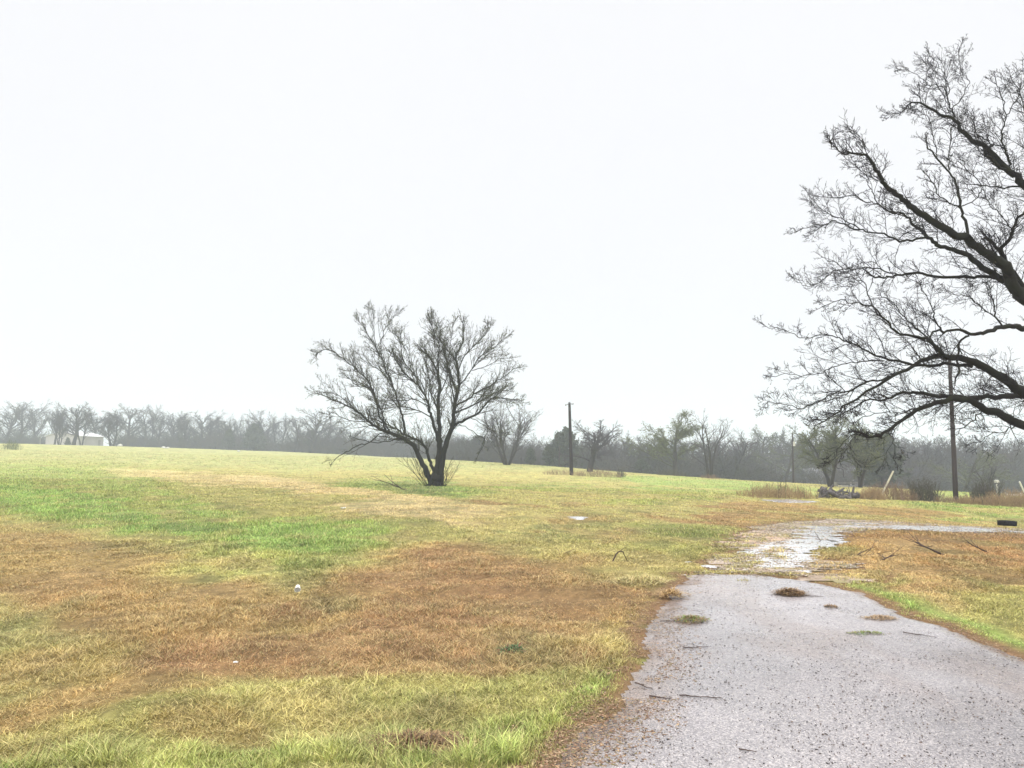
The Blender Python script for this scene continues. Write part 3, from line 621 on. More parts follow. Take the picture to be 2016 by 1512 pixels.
# --- multi-stemmed tree alone in the field
s = 3.78
def Z6(l): return [(857 + (590 + x / s - 857) * .945, 958 + (580 + y / s - 958) * .93) for x, y in l]
field = [
 ("trunk", [(Z6([(1010, 1440), (1012, 1400), (1013, 1370), (1015, 1340)]), .62, .30, 0, 0)]),
 ("limb", [(Z6([(985, 1420), (950, 1340), (895, 1215), (850, 1120), (770, 1050), (650, 995), (560, 960), (480, 900), (380, 820), (280, 765), (130, 700)]), .34, .02, 0, -1.5),
           (Z6([(620, 975), (560, 820), (520, 660), (460, 560), (380, 490), (280, 400), (150, 330), (70, 380)]), .11, .015, -.8, .6),
           (Z6([(650, 995), (600, 900), (590, 820), (540, 720), (480, 640), (400, 620), (300, 540)]), .09, .015, -.8, -2),
           (Z6([(590, 1000), (480, 1080), (380, 1110), (280, 1170), (210, 1225)]), .06, .016, -1, -2),
           (Z6([(740, 1040), (560, 1080), (430, 1055), (360, 1035)]), .05, .016, -.6, -1.6),
           (Z6([(540, 940), (440, 950), (340, 965)]), .05, .012, -1, -.2), (Z6([(480, 900), (330, 900), (200, 830), (160, 850)]), .05, .012, -1, -.5),
           (Z6([(420, 850), (300, 740), (200, 680), (60, 670)]), .05, .012, -1.2, -2.4)]),
 ("limb", [(Z6([(1000, 1400), (990, 1280), (955, 1190), (930, 1110), (860, 1050), (760, 1010), (700, 960), (620, 930), (500, 880), (400, 880)]), .20, .02, .2, 1.6),
           (Z6([(770, 1000), (750, 880), (730, 800), (690, 660), (640, 540), (590, 400), (540, 320), (460, 180), (400, 100)]), .13, .015, .6, 1.4),
           (Z6([(590, 370), (580, 280), (610, 170), (660, 100), (700, 50)]), .05, .012, 1.2, 1.6), (Z6([(545, 320), (530, 200), (525, 100), (520, 10)]), .04, .01, 1.2, .8),
           (Z6([(640, 540), (560, 490), (450, 420), (380, 350)]), .05, .012, 1.2, 2)]),
 ("limb", [(Z6([(1022, 1420), (1032, 1250), (1040, 1100), (1045, 950), (1032, 800), (1045, 600), (1010, 480), (960, 380), (900, 340)]), .36, .02, 0, .2),
           (Z6([(1045, 610), (1030, 450), (1040, 300), (1000, 200), (970, 80)]), .09, .015, .1, -.6),
           (Z6([(1035, 820), (980, 700), (960, 560), (940, 440), (930, 300)]), .09, .015, .1, 1.4),
           (Z6([(1040, 700), (1100, 560), (1100, 430), (1070, 340), (1040, 200)]), .07, .012, .1, 1.4)]),
 ("limb", [(Z6([(1040, 1090), (990, 900), (960, 800), (930, 700), (850, 600), (780, 530), (700, 420), (650, 350)]), .17, .02, 0, -1.2),
           (Z6([(930, 700), (900, 600), (820, 500), (760, 420), (740, 300), (690, 200)]), .07, .012, -.4, .2), (Z6([(850, 600), (740, 540), (640, 520), (540, 460)]), .05, .012, -.7, -1.6),
           (Z6([(955, 790), (850, 730), (740, 740), (650, 740), (560, 740)]), .06, .012, -.2, -1.4), (Z6([(985, 880), (900, 830), (760, 790), (620, 800), (540, 830)]), .07, .012, 0, .9),
           (Z6([(820, 500), (800, 400), (760, 300), (700, 250), (650, 130)]), .04, .01, 0, 1)]),
 ("limb", [(Z6([(1045, 1410), (1070, 1200), (1100, 1060), (1150, 930), (1160, 800), (1190, 650), (1185, 480), (1170, 400), (1230, 250), (1220, 100)]), .34, .018, 0, .4),
           (Z6([(1170, 420), (1110, 340), (1050, 260), (980, 150), (960, 90)]), .06, .012, .2, .9), (Z6([(1190, 500), (1240, 380), (1320, 300), (1400, 220), (1440, 150)]), .07, .012, .1, 1),
           (Z6([(1190, 640), (1290, 500), (1350, 400), (1450, 330), (1570, 230)]), .07, .012, .1, -1.4), (Z6([(1120, 480), (1140, 560), (1160, 620)]), .06, .05, .1, .1),
           (Z6([(1165, 780), (1140, 640), (1110, 500), (1120, 340), (1150, 120)]), .08, .012, .2, 1.6)]),
 ("limb", [(Z6([(1145, 945), (1250, 890), (1350, 840), (1420, 750), (1480, 720), (1600, 730), (1680, 750)]), .15, .014, .1, -1.2),
           (Z6([(1165, 840), (1300, 780), (1400, 730), (1500, 680), (1600, 650)]), .10, .012, .1, 1.4), (Z6([(1165, 780), (1250, 740), (1330, 680), (1450, 620), (1550, 550), (1650, 480)]), .12, .012, .1, 0),
           (Z6([(1290, 880), (1380, 930), (1450, 975), (1540, 1000)]), .035, .012, -.4, -1), (Z6([(1570, 730), (1590, 820), (1640, 900)]), .025, .016, -1, -1.2), (Z6([(1180, 920), (1260, 960), (1330, 1010), (1400, 1060), (1350, 1170)]), .04, .016, 0, -1.6),
           (Z6([(1300, 500), (1400, 470), (1490, 420), (1580, 400)]), .04, .012, -.6, .8), (Z6([(1420, 780), (1400, 900), (1420, 960), (1380, 1090)]), .025, .016, -.8, -1.2)]),
]
fb = G(857, 958)
TF = TP(n=[1, 6, 4, 3], wob=[0, .07, .09, .13], up=[0, .045, .03, .01], kids=[0, 5, 3], start=[.22, .15, .2], ang=[.62, .6, .7], ratio=[1, .45, .5], rk=[.024, .012, .0085], rmin=.0062, tip=.4, sides=[3, 3, 3, 3], bias=(0, 0, .12), base=1.6, fall=.8)
FT = traced_tree("field_tree", "lone bare tree with several spreading stems in the middle of the field", tuple(fb), float(fb[1]), field, TF, 11, .03, (bark_dark, bark_mid_twig), leaves=(.5, .028, bud_green, .05, 1), spacing=.14, RS=.52, RP=1.15)
mb = MB()
for k in range(7):
    a = k / 7 * 6.28 + .4; mb.line([(math.cos(a) * .10, math.sin(a) * .10, .75), (math.cos(a) * .20, math.sin(a) * .20, .34), (math.cos(a) * .36, math.sin(a) * .36, .08), (math.cos(a) * .75, math.sin(a) * .75, -.08)], [.06, .11, .09, .04], 6)
mb.build("roots", bark_dark, FT, smooth=True)
# suckers at its foot
mb = MB(); rn = random.Random(5)
for k in range(32):
    a = rn.uniform(0, 6.28); d = nrm((math.cos(a) * rn.uniform(.3, 1.2), math.sin(a) * .8, 1)); q = (math.cos(a) * .5, math.sin(a) * .5, -.1)
    grow([mb], rn, q, d, rn.uniform(.8, 2.6), .014, 1, TP(n=[1, 6, 4], wob=[0, .12, .2], up=[0, .03, .03], kids=[0, 5], start=[0, .3], ang=[.6, .5], ratio=[1, .35], rk=[.01, .007], rmin=.006, tip=.4, sides=[3, 3, 3], bias=(0, 0, .2)))
mb.build("suckers", bark_mid_twig, FT)

# ---------------------------------------------------------------- generic trees further off
def gen_tree(seed, H=10.0, stems=1, fork=.18, spread=.55, density=1.0, leafn=0, twig=.03, r0=None, stemlean=.25, levels=4, flat=0):
    rn = random.Random(seed); tr = MB(); cr = MB(); tips = []
    r0 = r0 or H * .022
    T = TP(n=[6, 7, 5, 4][:levels], wob=[.09, .13, .18, .22], up=[.025, .02, .01, 0], kids=[int((11 if stems == 1 else 14) * density), int(9 * density), int(6 * density)], start=[fork if stems == 1 else .2, .18, .15], ang=[spread, .6, .65],
           ratio=[.78 if stems == 1 else .58, .44, .5], rk=[r0 * .42, r0 * .13, twig], rmin=twig * .55, tip=.3, sides=[6, 4, 3, 3], bias=(0, 0, .05))
    for k in range(stems):
        a = (k + rn.uniform(-.3, .3)) / stems * 6.28 + seed
        l = stemlean * rn.uniform(.6, 1.4) if stems > 1 else rn.uniform(0, .12)
        d = nrm((math.cos(a) * l, math.sin(a) * l, 1)); q = (math.cos(a) * r0 * 1.2 * (stems > 1), math.sin(a) * r0 * 1.2 * (stems > 1), -.3)
        grow([tr, cr], rn, q, d, H * rn.uniform(.8, .95) if stems > 1 else H * .6, r0, 0, T, tips)
    tr.flush(); cr.flush(); top = np.percentile(np.concatenate(cr.v)[:, 2], 99.3); f = H * .96 / top
    for mb_ in (tr, cr): mb_.v = [v * f for v in mb_.v]
    tips = [tuple(c * f for c in t) for t in tips]
    return tr, cr, tips
def variant(name, seed, tm, cm, leaf=None, **k):
    tr, cr, tips = gen_tree(seed, **k)
    d = dict(trunk=tr.mesh("trunk", tm, True), crown=cr.mesh("crown", cm))
    if leaf:
        rn = random.Random(seed); q = [t for t in tips if rn.random() < leaf[0]]
        d["leaves"] = leaf_mesh("leaves", q, leaf[1], leaf[2], seed, leaf[3], leaf[4])
    return d
def place(d, name, label, px, Y, hs, group=None, rz=0, cat="tree", wide=1.0, dz=0):
    loc = at(px, Y, dz); o = empty(name, loc, label, cat, group, rz); o.scale = (hs * wide, hs * wide, hs)
    for k, me in d.items():
        if k == "trunk": tr = link("trunk", me, o)
    for k, me in d.items():
        if k != "trunk": link(k, me, o)
    return o
# far line variants, 10 m nominal
FV = [variant("v", 100 + i, bark_grey, bark_grey_twig, H=10, stems=st, fork=fk, spread=sp, density=1.4, twig=.020, r0=r0, stemlean=.3)
      for i, (st, fk, sp, r0) in enumerate([(1, .25, .8, .28), (2, .3, .7, .24), (1, .3, .65, .25), (3, .3, .6, .2), (1, .2, .9, .28), (2, .3, .8, .22)])]
LT = [ # px, top py, variant, width, label tail
 (-40, 792, 0, 1, None), (12, 791, 4, 1.0, "bare tree at the left edge of the photo, leftmost of the hazy tree line"),
 (36, 793, 0, 1.0, "bare tree second from the left edge in the hazy tree line"), (69, 793, 2, 1.05, "bare tree behind the green shrub at left, just left of the open shelter"),
 (106, 795, 2, .7, "slim upright bare tree at the left end of the pale shed"), (116, 808, 3, .8, "low forked tree in front of the pale shed's left gable"),
 (144, 794, 0, 1.1, "tall dark-trunked tree standing in front of the pale shed's middle"), (160, 806, 1, 1.0, "leaning two-stemmed tree right of the dark-trunked one before the shed"),
 (190, 803, 4, .8, "rounded bare tree rising behind the pale shed's roof"), (219, 810, 3, 1.1, "bushy tree with several stems at the right end of the pale shed"),
 (256, 796, 0, 1.1, "tall bushy tree with one straight trunk, right of the pale shed"), (290, 799, 1, 1.0, "wide forked tree, second to the right of the pale shed"),
 (310, 806, 2, .9, "bare tree with a slanting stem between the shed and the brush"), (337, 810, 4, .9, "rounded bare tree where the thick brush of the left tree line begins"),
 (356, 812, 3, .9, "low many-stemmed tree in brush left of the broad-crowned pair"), (396, 810, 0, 1.0, "broad-crowned tree, left one of the pair near the line's middle"),
 (410, 812, 2, 1.0, "slender tree, right one of the broad-crowned pair in the line"), (432, 822, 5, .9, "low bare tree in the dip of the left tree line"),
 (455, 820, 2, .9, "narrow bare tree left of the dark evergreen bush in the line"), (480, 818, 1, .9, "narrow forked tree just behind the dark evergreen bush"),
 (530, 810, 4, 1.2, "wide flat-topped tree right of the dark evergreen bush"), (548, 813, 1, 1.0, "forked tree against the right side of the flat-topped one"),
 (580, 820, 0, .9, "smaller bare tree left of the tallest tree of the line's right part"), (611, 804, 4, 1.2, "tallest domed bare tree in the right part of the left tree line"),
 (645, 832, 3, 1.0, "low tree right of the tall domed one, behind the field tree's branches"), (672, 838, 0, 1.0, "windswept bare tree behind the left boughs of the field tree"),
 (703, 843, 5, 1.0, "low bare tree seen through the field tree's lowest left bough"), (745, 850, 1, 1.0, "faint low tree left of the field tree's trunk"),
 (790, 853, 2, 1.2, "faint low tree directly behind the field tree's left stem"), (905, 853, 3, 1.1, "faint tree just right of the field tree's trunk"),
]
rn = random.Random(42)
for px, ty, v, wd, lab in LT:
    if lab is None: lab = "bare tree of the hazy line just outside the left edge"; continue
    Y = (rn.uniform(228, 250) if px < 560 else rn.uniform(205, 225)) if not (100 < px < 225 and px != 190) else rn.uniform(188, 200)
    b = at(px, Y); top = P(px, ty, Y)[2]; place(FV[v], "bare_tree", lab, px, Y, (top - b[2]) / 9.6, "bare trees of the far tree line", rn.uniform(0, 6.28), wide=wd * 1.15)

# nearer individual trees
V7 = variant("v", 201, bark_mid, bark_grey_twig, H=10, stems=7, spread=.5, density=.9, twig=.017, r0=.17, stemlean=.42)
VR = variant('v', 207, bark_grey, bark_grey_twig, H=10, stems=1, fork=.28, spread=1.05, density=1.6, twig=.022, r0=.34)
VA = variant("v", 202, bark_grey, bark_grey_twig, H=10, stems=2, fork=.12, spread=.85, density=1.3, twig=.022, r0=.27, stemlean=.22)
VB = variant("v", 203, bark_mid, bark_olive_twig, (.9, .09, bud_green, .15, 2), H=10, stems=2, spread=.85, density=1.25, twig=.02, r0=.25, stemlean=.20)
VB2 = variant('v', 211, bark_mid, bark_olive_twig, (.9, .09, bud_green, .15, 2), H=10, stems=1, fork=.2, spread=.85, density=1.5, twig=.02, r0=.3)
VC = variant("v", 214, bark_mid, bark_grey_twig, H=10, stems=3, fork=.2, spread=.55, density=.75, twig=.02, r0=.2, stemlean=.34)
VD = variant("v", 205, bark_mid, bark_olive_twig, (.4, .10, bud_green, .15, 1), H=10, stems=2, spread=.9, density=1.45, twig=.024, r0=.26, stemlean=.25)
VE = variant("v", 206, bark_mid, bark_olive_twig, (.3, .12, bud_green, .2, 1), H=10, stems=1, fork=.15, spread=1.0, density=1.3, twig=.022, r0=.24)
def up_to(px, ty, Y): return (P(px, ty, Y)[2] - at(px, Y)[2]) / 9.4
def pt(d, lab, px, ty, Y, wide=1.0, rz=0, name="bare_tree", group=None): return place(d, name, lab, px, Y, up_to(px, ty, Y), group, rz, wide=wide)
pt(V7, "bare tree fanning out in many stems, between the field tree and dark pole", 998, 800, 100, 1.2, .4, "multi_stem_tree")
pt(VR, "twiggy rounded bare tree just right of the short dark pole", 1160, 830, 95, 1.5, 1.2)
pt(VB2, "budding yellow-green tree left of the bare V-shaped tree", 1330, 815, 105, 1.25, 2.2, "budding_tree")
pt(VC, "sparse open bare tree with V-shaped stems beside the budding tree", 1397, 812, 95, 1.05, .3)
pt(VA, "dark bare tree in shade behind the V-shaped one", 1436, 850, 122, 1.2, 4)
pt(VD, "spreading green-tinged tree behind the log pile", 1632, 822, 70, 1.15, 1.0, "budding_tree")
pt(VD, "spreading tree with slanting trunk just right of the one behind the logs", 1692, 832, 72, 1.1, 3.9, "budding_tree")
pt(VE, "domed bare tree standing above the wood left of the thin pole", 1500, 845, 165, 1.2, .7)
pt(VE, "green-tinged tree in front of the wood, left of the thin pole", 1545, 862, 125, 1.2, 2.7, "budding_tree")
pt(VA, "bare tree standing between the twiggy rounded tree and the budding one", 1225, 850, 135, 1.2, 2)
pt(FV[4], "faint bare tree left of the budding tree, at the wood's edge", 1268, 862, 130, 1.2, 1)
pt(VE, "pale green-grey tree right of the tall brown pole, before the wood", 1895, 890, 100, 1.5, 2, "budding_tree")
pt(VC, "small dark bare tree by the white rail at the right edge", 1940, 905, 62, .9, 2)
pt(VA, "bare tree in front of the dark wood right of the leaning white stake", 1790, 872, 118, 1.3, 5)
pt(FV[0], "slim bare tree above the wood beyond the right pole's left side", 1835, 868, 130, 1.3, 3)

# ---------------------------------------------------------------- evergreens and brush
ever = mat("evergreen_needles", (.07, .085, .06), .9, .1, .5, 1.5)
def cedar(name, lab, px, Y, h, wr, seed, n=1500):
    g = random.Random(seed); loc = at(px, Y); o = empty(name, loc, lab, "evergreen"); mb = MB()
    mb.line([(0, 0, -.2), (0, 0, h * .5), (0, 0, h * .95)], [h * .03, h * .02, .01], 5); pts = []
    for k in range(160):
        t = g.random() ** .8; zz = h * (.06 + .9 * t); rr = wr * (1 - t) ** .45 * g.uniform(.6, 1.1) * (1 if t > .12 else .8); a = g.uniform(0, 6.28)
        e_ = (math.cos(a) * rr, math.sin(a) * rr, zz + .08 * h * g.random()); mb.line([(0, 0, zz - .05 * h), (e_[0] * .5, e_[1] * .5, zz), e_], [.03, .02, .008], 3)
        for j in range(n // 160): f = g.uniform(.35, 1.05); pts.append((e_[0] * f, e_[1] * f, e_[2] * .5 * (1 + f) if f > 1 else zz + (e_[2] - zz) * f))
    mb.build("trunk", bark_grey, o); link("crown", leaf_mesh("crown", pts, h * .045, ever, seed, h * .022, 2), o)
cedar("evergreen_bush", "broad dark evergreen bush in the middle of the left tree line", 500, 222, 7.5, 4.2, 1, 2600)
cedar("evergreen_bush", "narrow evergreen left of the broad dark one in the tree line", 450, 225, 6.0, 2.2, 2)
cedar("evergreen_bush", "hazy evergreen bush under the tall domed tree of the line", 612, 212, 6.0, 3.2, 3, 2200)
cedar("evergreen_bush", "small pointed dark evergreen right of the many-stemmed tree", 1044, 118, 2.6, 1.1, 4)
cedar("evergreen_bush", "rounded small evergreen midway between many-stemmed tree and dark pole", 1082, 116, 3.2, 1.5, 5)
cedar("evergreen_bush", "large green-grey evergreen right behind the short dark pole", 1112, 128, 6.5, 3.4, 6, 2200)
cedar("evergreen_bush", "dusky evergreen seen between field tree and many-stemmed tree", 942, 150, 5.2, 3, 7, 2000)
cedar("evergreen_bush", "small evergreen in front of the pale shed's wall", 132, 205, 2.2, 1.0, 8)
cedar("evergreen_bush", "dark evergreen mound at the wood's foot left of the budding tree", 1262, 120, 2.2, 2.0, 9)
cedar("evergreen_bush", "large dark evergreen at the wood's edge, left of the leaning white stake", 1735, 95, 6.8, 3.3, 10, 2600)

def mass(name, lab, cat, items, mat_, seed):
    """one uncountable mass: items = list of (x, y, z, scale, widescale, verts/faces)"""
    rn = random.Random(seed); vs = []; f3 = []; f4 = []; n = 0
    for (x, y, zz, sc, wd, rz, (v, t, q)) in items:
        c, s_ = math.cos(rz), math.sin(rz); w_ = np.stack([(v[:, 0] * c - v[:, 1] * s_) * sc * wd + x, (v[:, 0] * s_ + v[:, 1] * c) * sc * wd + y, v[:, 2] * sc + zz], -1)
        vs.append(w_); f3.append(t + n); f4.append(q + n); n += len(v)
    return tag(link(name, mesh_np(name, np.concatenate(vs), [np.concatenate(f3), np.concatenate(f4)], mat_)), lab, cat, kind="stuff")
def raw_tree(seed, **k):
    tr, cr, tips = gen_tree(seed, **k)
    v = np.concatenate(tr.v + cr.v); nt_ = sum(len(a) for a in tr.v)
    f3 = np.concatenate([*(tr.f3 or [np.zeros((0, 3), int)])] + [a + nt_ for a in cr.f3]); f4 = np.concatenate(tr.f4 + [a + nt_ for a in cr.f4])
    return v, f3, f4
WT = [raw_tree(300 + i, H=10, stems=1 + i % 2, fork=.1, spread=.8, density=.8, twig=.045, r0=.2) for i in range(4)]
def brush_raw(seed, n=70, H=2.6, tw=.022, lean=.45):
    rn = random.Random(seed); mb = MB()
    T = TP(n=[1, 5, 4, 3], wob=[0, .14, .2, .25], up=[0, .04, .03, 0], kids=[0, 5, 3], start=[0, .2, .2], ang=[.5, .6, .7], ratio=[1, .45, .5], rk=[tw, tw * .8, tw * .6], rmin=tw * .5, tip=.4, sides=[3, 3, 3, 3], bias=(0, 0, .1))
    for k in range(n):
        a = rn.uniform(0, 6.28); r = H * .5 * math.sqrt(rn.random()); grow([mb], rn, (math.cos(a) * r, math.sin(a) * r, -.1), nrm((rn.gauss(0, lean), rn.gauss(0, lean), 1)), H * rn.uniform(.5, 1.05), tw, 1, T)
    mb.flush(); return np.concatenate(mb.v), np.concatenate(mb.f3), np.concatenate(mb.f4)
BR = [brush_raw(400 + i, 46, 3.4, .035) for i in range(3)]
wood_l = mat("far_wood_left", (.085, .085, .095), .95, .05, .5, .06, col2=(.075, .085, .08))
wood_r = mat("far_wood_right", (.078, .060, .064), .95, .05, .3, .06, col2=(.05, .065, .048))
brush_m = mat("brush_stems", (.07, .06, .062), .95, .05, .5, .1, col2=(.05, .058, .045))
items = []
rn = random.Random(9)
for i in range(120):                                     # behind the left line
    px = -60 + 1010 * i / 120 + rn.uniform(-8, 8); Y = rn.uniform(250, 285)
    if 105 < px < 235 and rn.random() < .7: continue
    x, y, zz = at(px, Y); ty = np.interp(px, [0, 300, 600, 700, 900, 950], [838, 842, 850, 858, 862, 864]) + rn.uniform(-7, 9)
    items.append((x, y, zz, max(.25, (P(px, ty, Y)[2] - zz) / 9.6), 1.25, rn.uniform(0, 6), WT[i % 4]))
mass("tree_thicket", "hazy thicket of bare trees behind the far left tree line", "thicket", items, wood_l, 1)
items = []
for i in range(150):
    px = -40 + 990 * i / 150 + rn.uniform(-4, 4); Y = rn.uniform(226, 246) if px < 560 else rn.uniform(205, 230)
    if 92 < px < 240: continue
    x, y, zz = at(px, Y); hgt = (.7 + 1.5 * float(vnoise(np.array([px / 38.]), np.array([.5]), 4)[0]) ** 1.3) * rn.uniform(.8, 1.2) * (.75 if px < 320 else 1.0)
    items.append((x, y, zz, hgt, 1.3, rn.uniform(0, 6), BR[i % 3]))
mass("undergrowth", "grey brush filling in under the far left tree line", "undergrowth", items, brush_m, 2)
items = []
for i in range(230):                                     # wood across the middle and right
    px = 870 + 1330 * i / 230 + rn.uniform(-10, 10); row = i % 3; Y = (133, 150, 172)[row] + rn.uniform(-6, 6) + (18 if px < 1250 else 0)
    if 1490 < px < 1725 and Y < 152: Y += 24
    x, y, zz = at(px, Y); ty = np.interp(px, [870, 1000, 1200, 1300, 1440, 1520, 1620, 1720, 1800, 1900, 2016, 2200], [862, 860, 862, 858, 868, 856, 850, 848, 862, 858, 866, 862]) + rn.uniform(-6, 9) + (10 if row == 0 else 0)
    items.append((x, y, zz, (P(px, ty, Y)[2] - zz) / 9.6, 1.2, rn.uniform(0, 6), WT[i % 4]))
mass("wood", "dark hazy wood of bare trees behind the field from centre to right", "wood", items, wood_r, 3)
items = []
for i in range(170):
    px = 870 + 1330 * i / 170 + rn.uniform(-6, 6); Y = rn.uniform(122, 145) + (18 if px < 1250 else 0); x, y, zz = at(px, Y)
    if 1505 < px < 1715 and i % 3: continue
    items.append((x, y, zz, rn.uniform(.7, 1.5), 1.5, rn.uniform(0, 6), BR[i % 3]))
mass("undergrowth", "dark brush at the foot of the wood from centre to right", "undergrowth", items, brush_m, 4)

# weeds and shrubs, each clump a thing
weed_red = mat("dry_reddish_weeds", (.17, .11, .08), .9, .1, .4, 2, col2=(.20, .15, .09))
weed_tan = mat("dry_tan_weeds", (.30, .22, .12), .9, .1, .4, 2, col2=(.22, .15, .09))
shrub_dk = mat("dark_shrub_stems", (.075, .062, .055), .9, .1, .4, 2, col2=(.07, .075, .045))
shrub_gr = mat("green_weed_stems", (.12, .15, .07), .9, .1, .4, 2)
def clump(name, lab, px, Y, h, wpx, m, seed, n=60, tw=.006, cat="weeds", group=None, lean=.25):
    rn = random.Random(seed); mb = MB(); x, y, zz = at(px, Y); W = wpx / F * Y / 2
    T = TP(n=[1, 5, 3], wob=[0, .1, .2], up=[0, .03, .02], kids=[0, 5], start=[0, .3], ang=[.5, .5], ratio=[1, .3], rk=[tw, tw * .7], rmin=tw * .5, tip=.4, sides=[3, 3, 3], bias=(0, 0, .1))
    for k in range(n):
        ox = W * rn.uniform(-1, 1); oy = rn.uniform(-1, 1) * min(W, 2.0) * .8; f = max(.35, 1 - (ox / W) ** 2 * .5)
        grow([mb], rn, (ox, oy, tz(x + ox, y + oy) - zz - .03), nrm((rn.gauss(0, lean), rn.gauss(0, lean), 1)), h * f * rn.uniform(.5, 1.1), tw, 1, T)
    return tag(mb.build(name, m, loc=(x, y, zz)), lab, cat, group)
clump("weed_clump", "dry reddish weeds at the foot of the short dark pole", 1110, 79, .7, 80, weed_red, 1, 260, .007, lean=.5)
clump("weed_clump", "brown brambles right of the short dark pole, before the rounded tree", 1178, 77, .95, 85, weed_red, 2, 320, .007, lean=.5)
clump("shrub", "small leafless shrub at the right end of the brambles", 1222, 80, .8, 16, shrub_dk, 3, 60, .014, "shrub")
clump("shrub", "green weedy shrub in front of the tree line at the far left edge", 22, 120, 1.6, 30, shrub_gr, 4, 110, .016, "shrub")
clump("shrub", "low brush around the foot of the budding yellow-green tree", 1322, 103, .9, 60, shrub_dk, 5, 220, .02, "shrub")
clump("weed_clump", "tan and red dry weeds left of the log pile, beside the small puddle", 1525, 35.5, .62, 130, weed_tan, 6, 700, .006)
clump("shrub", "thin dark saplings among the dry weeds left of the logs", 1552, 35.2, 1.1, 90, shrub_dk, 7, 26, .008, "shrub", lean=.18)
clump("weed_clump", "brown dead grass just right of the log pile", 1712, 36, .62, 50, weed_tan, 8, 340, .006)
clump("weed_clump", "tall brown weeds round the foot of the leaning white stake", 1752, 39, .95, 80, weed_red, 9, 300, .008)
clump("shrub", "dense dark shrub between the white stake and the tall brown pole", 1815, 43, 1.35, 48, shrub_dk, 10, 240, .012, "shrub")
clump("weed_clump", "reddish weeds at the foot of the tall brown pole", 1868, 41.5, .5, 60, weed_red, 11, 240, .007)
clump("shrub", "dark leafless shrub left of the white rail by the right edge", 1935, 42, 1.5, 50, shrub_dk, 12, 220, .012, "shrub")
clump("weed_clump", "tan weeds running along the right edge in front of the white rail", 1985, 39, .95, 90, weed_tan, 13, 520, .008)
clump("weed_clump", "dry tan weeds between the tall pole and the dark shrub", 1905, 40, .55, 50, weed_tan, 14, 240, .007)
clump("weed_clump", "low weeds at the foot of the V-shaped bare tree", 1397, 94, .6, 34, weed_red, 15, 110, .014)

# ---------------------------------------------------------------- poles
wood_p = mat("creosoted_pole", (.022, .016, .017), .8, .25, .4, 4, bump=.01, stretch=(6, 6, .5))
wood_p2 = mat("weathered_pole", (.045, .034, .032), .8, .25, .4, 4, bump=.01, stretch=(6, 6, .5))
ironm = mat("dark_iron", (.05, .05, .05), .5, .5, .2, 5)
def pole(lab, px, pyb, pyt, Y, r, m, lean=0, arm=True, name="utility_pole", pxt=None):
    b = at(px, Y); t = P(pxt or px, pyt, Y); o = empty(name, b, lab, "utility pole")
    top = (t[0] - b[0], 0, t[2] - b[2]); H = top[2]; mb = MB()
    mb.line([(top[0] * f, 0, -.4 + (H + .4) * f) for f in (0, .25, .5, .75, .97, 1)], [r * 1.1, r, r * .9, r * .8, r * .7, r * .55], 12)
    mb.build("post", m, o, smooth=True)
    if arm:
        mb = MB(); x = top[0]
        mb.line([(x - .42, -r, H - .34), (x - .1, -r * .9, H - .17), (x, -r * .8, H - .15)], [.03, .035, .035], 6); mb.line([(x, -r * .8, H - .15), (x + .1, -r * .9, H - .17), (x + .36, -r, H - .22)], [.035, .035, .03], 6)
        ar = mb.build("cross_arm", ironm, o)
        for dx, dz in ((-.42, -.34), (.36, -.22)):
            mb = MB(); mb.line([(x + dx, -r, H + dz - .04), (x + dx, -r, H + dz + .02), (x + dx, -r, H + dz + .09), (x + dx, -r, H + dz + .12)], [.02, .05, .045, .02], 8); mb.build("insulator", ironm, ar)
        mb = MB(); mb.line([(x + .02, -r * .8, H - .5), (x + .02, -r * .82, H - .9)], [.05, .05], 8); mb.build("bracket", ironm, o)
    return o
pole("short dark pole with small crossarm standing alone in the field", 1125, 935, 792, 80, .19, wood_p, pxt=1121)
pole("tall brown pole behind the old tree's branches at right", 1877, 993, 700, 42, .125, wood_p2, pxt=1869, arm=True)
p3 = pole("thin pole with a white box in front of the wood, left of the log pile", 1560, 955, 853, 88, .10, wood_p2, arm=False)
white = mat("white_paint", (.75, .74, .72), .5, .4, .15, 3); dirty = mat("dirty_white", (.55, .54, .5), .6, .3, .3, 2)
mb = MB(); mb.box((.17, -.16, 4.5), (.22, .16, .5)); mb.build("meter_box", dirty, p3)
pole("dim thin pole in front of the wood, right of the many-stemmed tree", 1101, 918, 878, 116, .12, wood_p2, arm=False)

# leaning stakes
def stake(lab, px0, py0, px1, py1, Y, r, m):
    b = P(px0, py0, Y); t = P(px1, py1, Y - .3); mb = MB(); g0 = tz(b[0], b[1]); d = [t[i] - b[i] for i in range(3)]
    k = (g0 - .15 - b[2]) / d[2]; s0 = (b[0] + d[0] * k, b[1] + d[1] * k, g0 - .15)
    mb.line([tuple(s0[i] + (t[i] - s0[i]) * f - (0, 0, 0)[i] for i in range(3)) for f in (0, .3, .6, .98, 1)], [r, r, r, r, r * .7], 8)
    tag(mb.build("leaning_stake", m, loc=(0, 0, 0)), lab, "stake")
stake("long white pipe leaning right out of the weeds beside the log pile", 1733, 980, 1759, 927, 39, .045, mat("cream_pipe", (.62, .58, .45), .5, .3, .2, 3))
stake("white pipe leaning left at the right edge above the white rail", 2021, 978, 2007, 948, 50, .05, white)

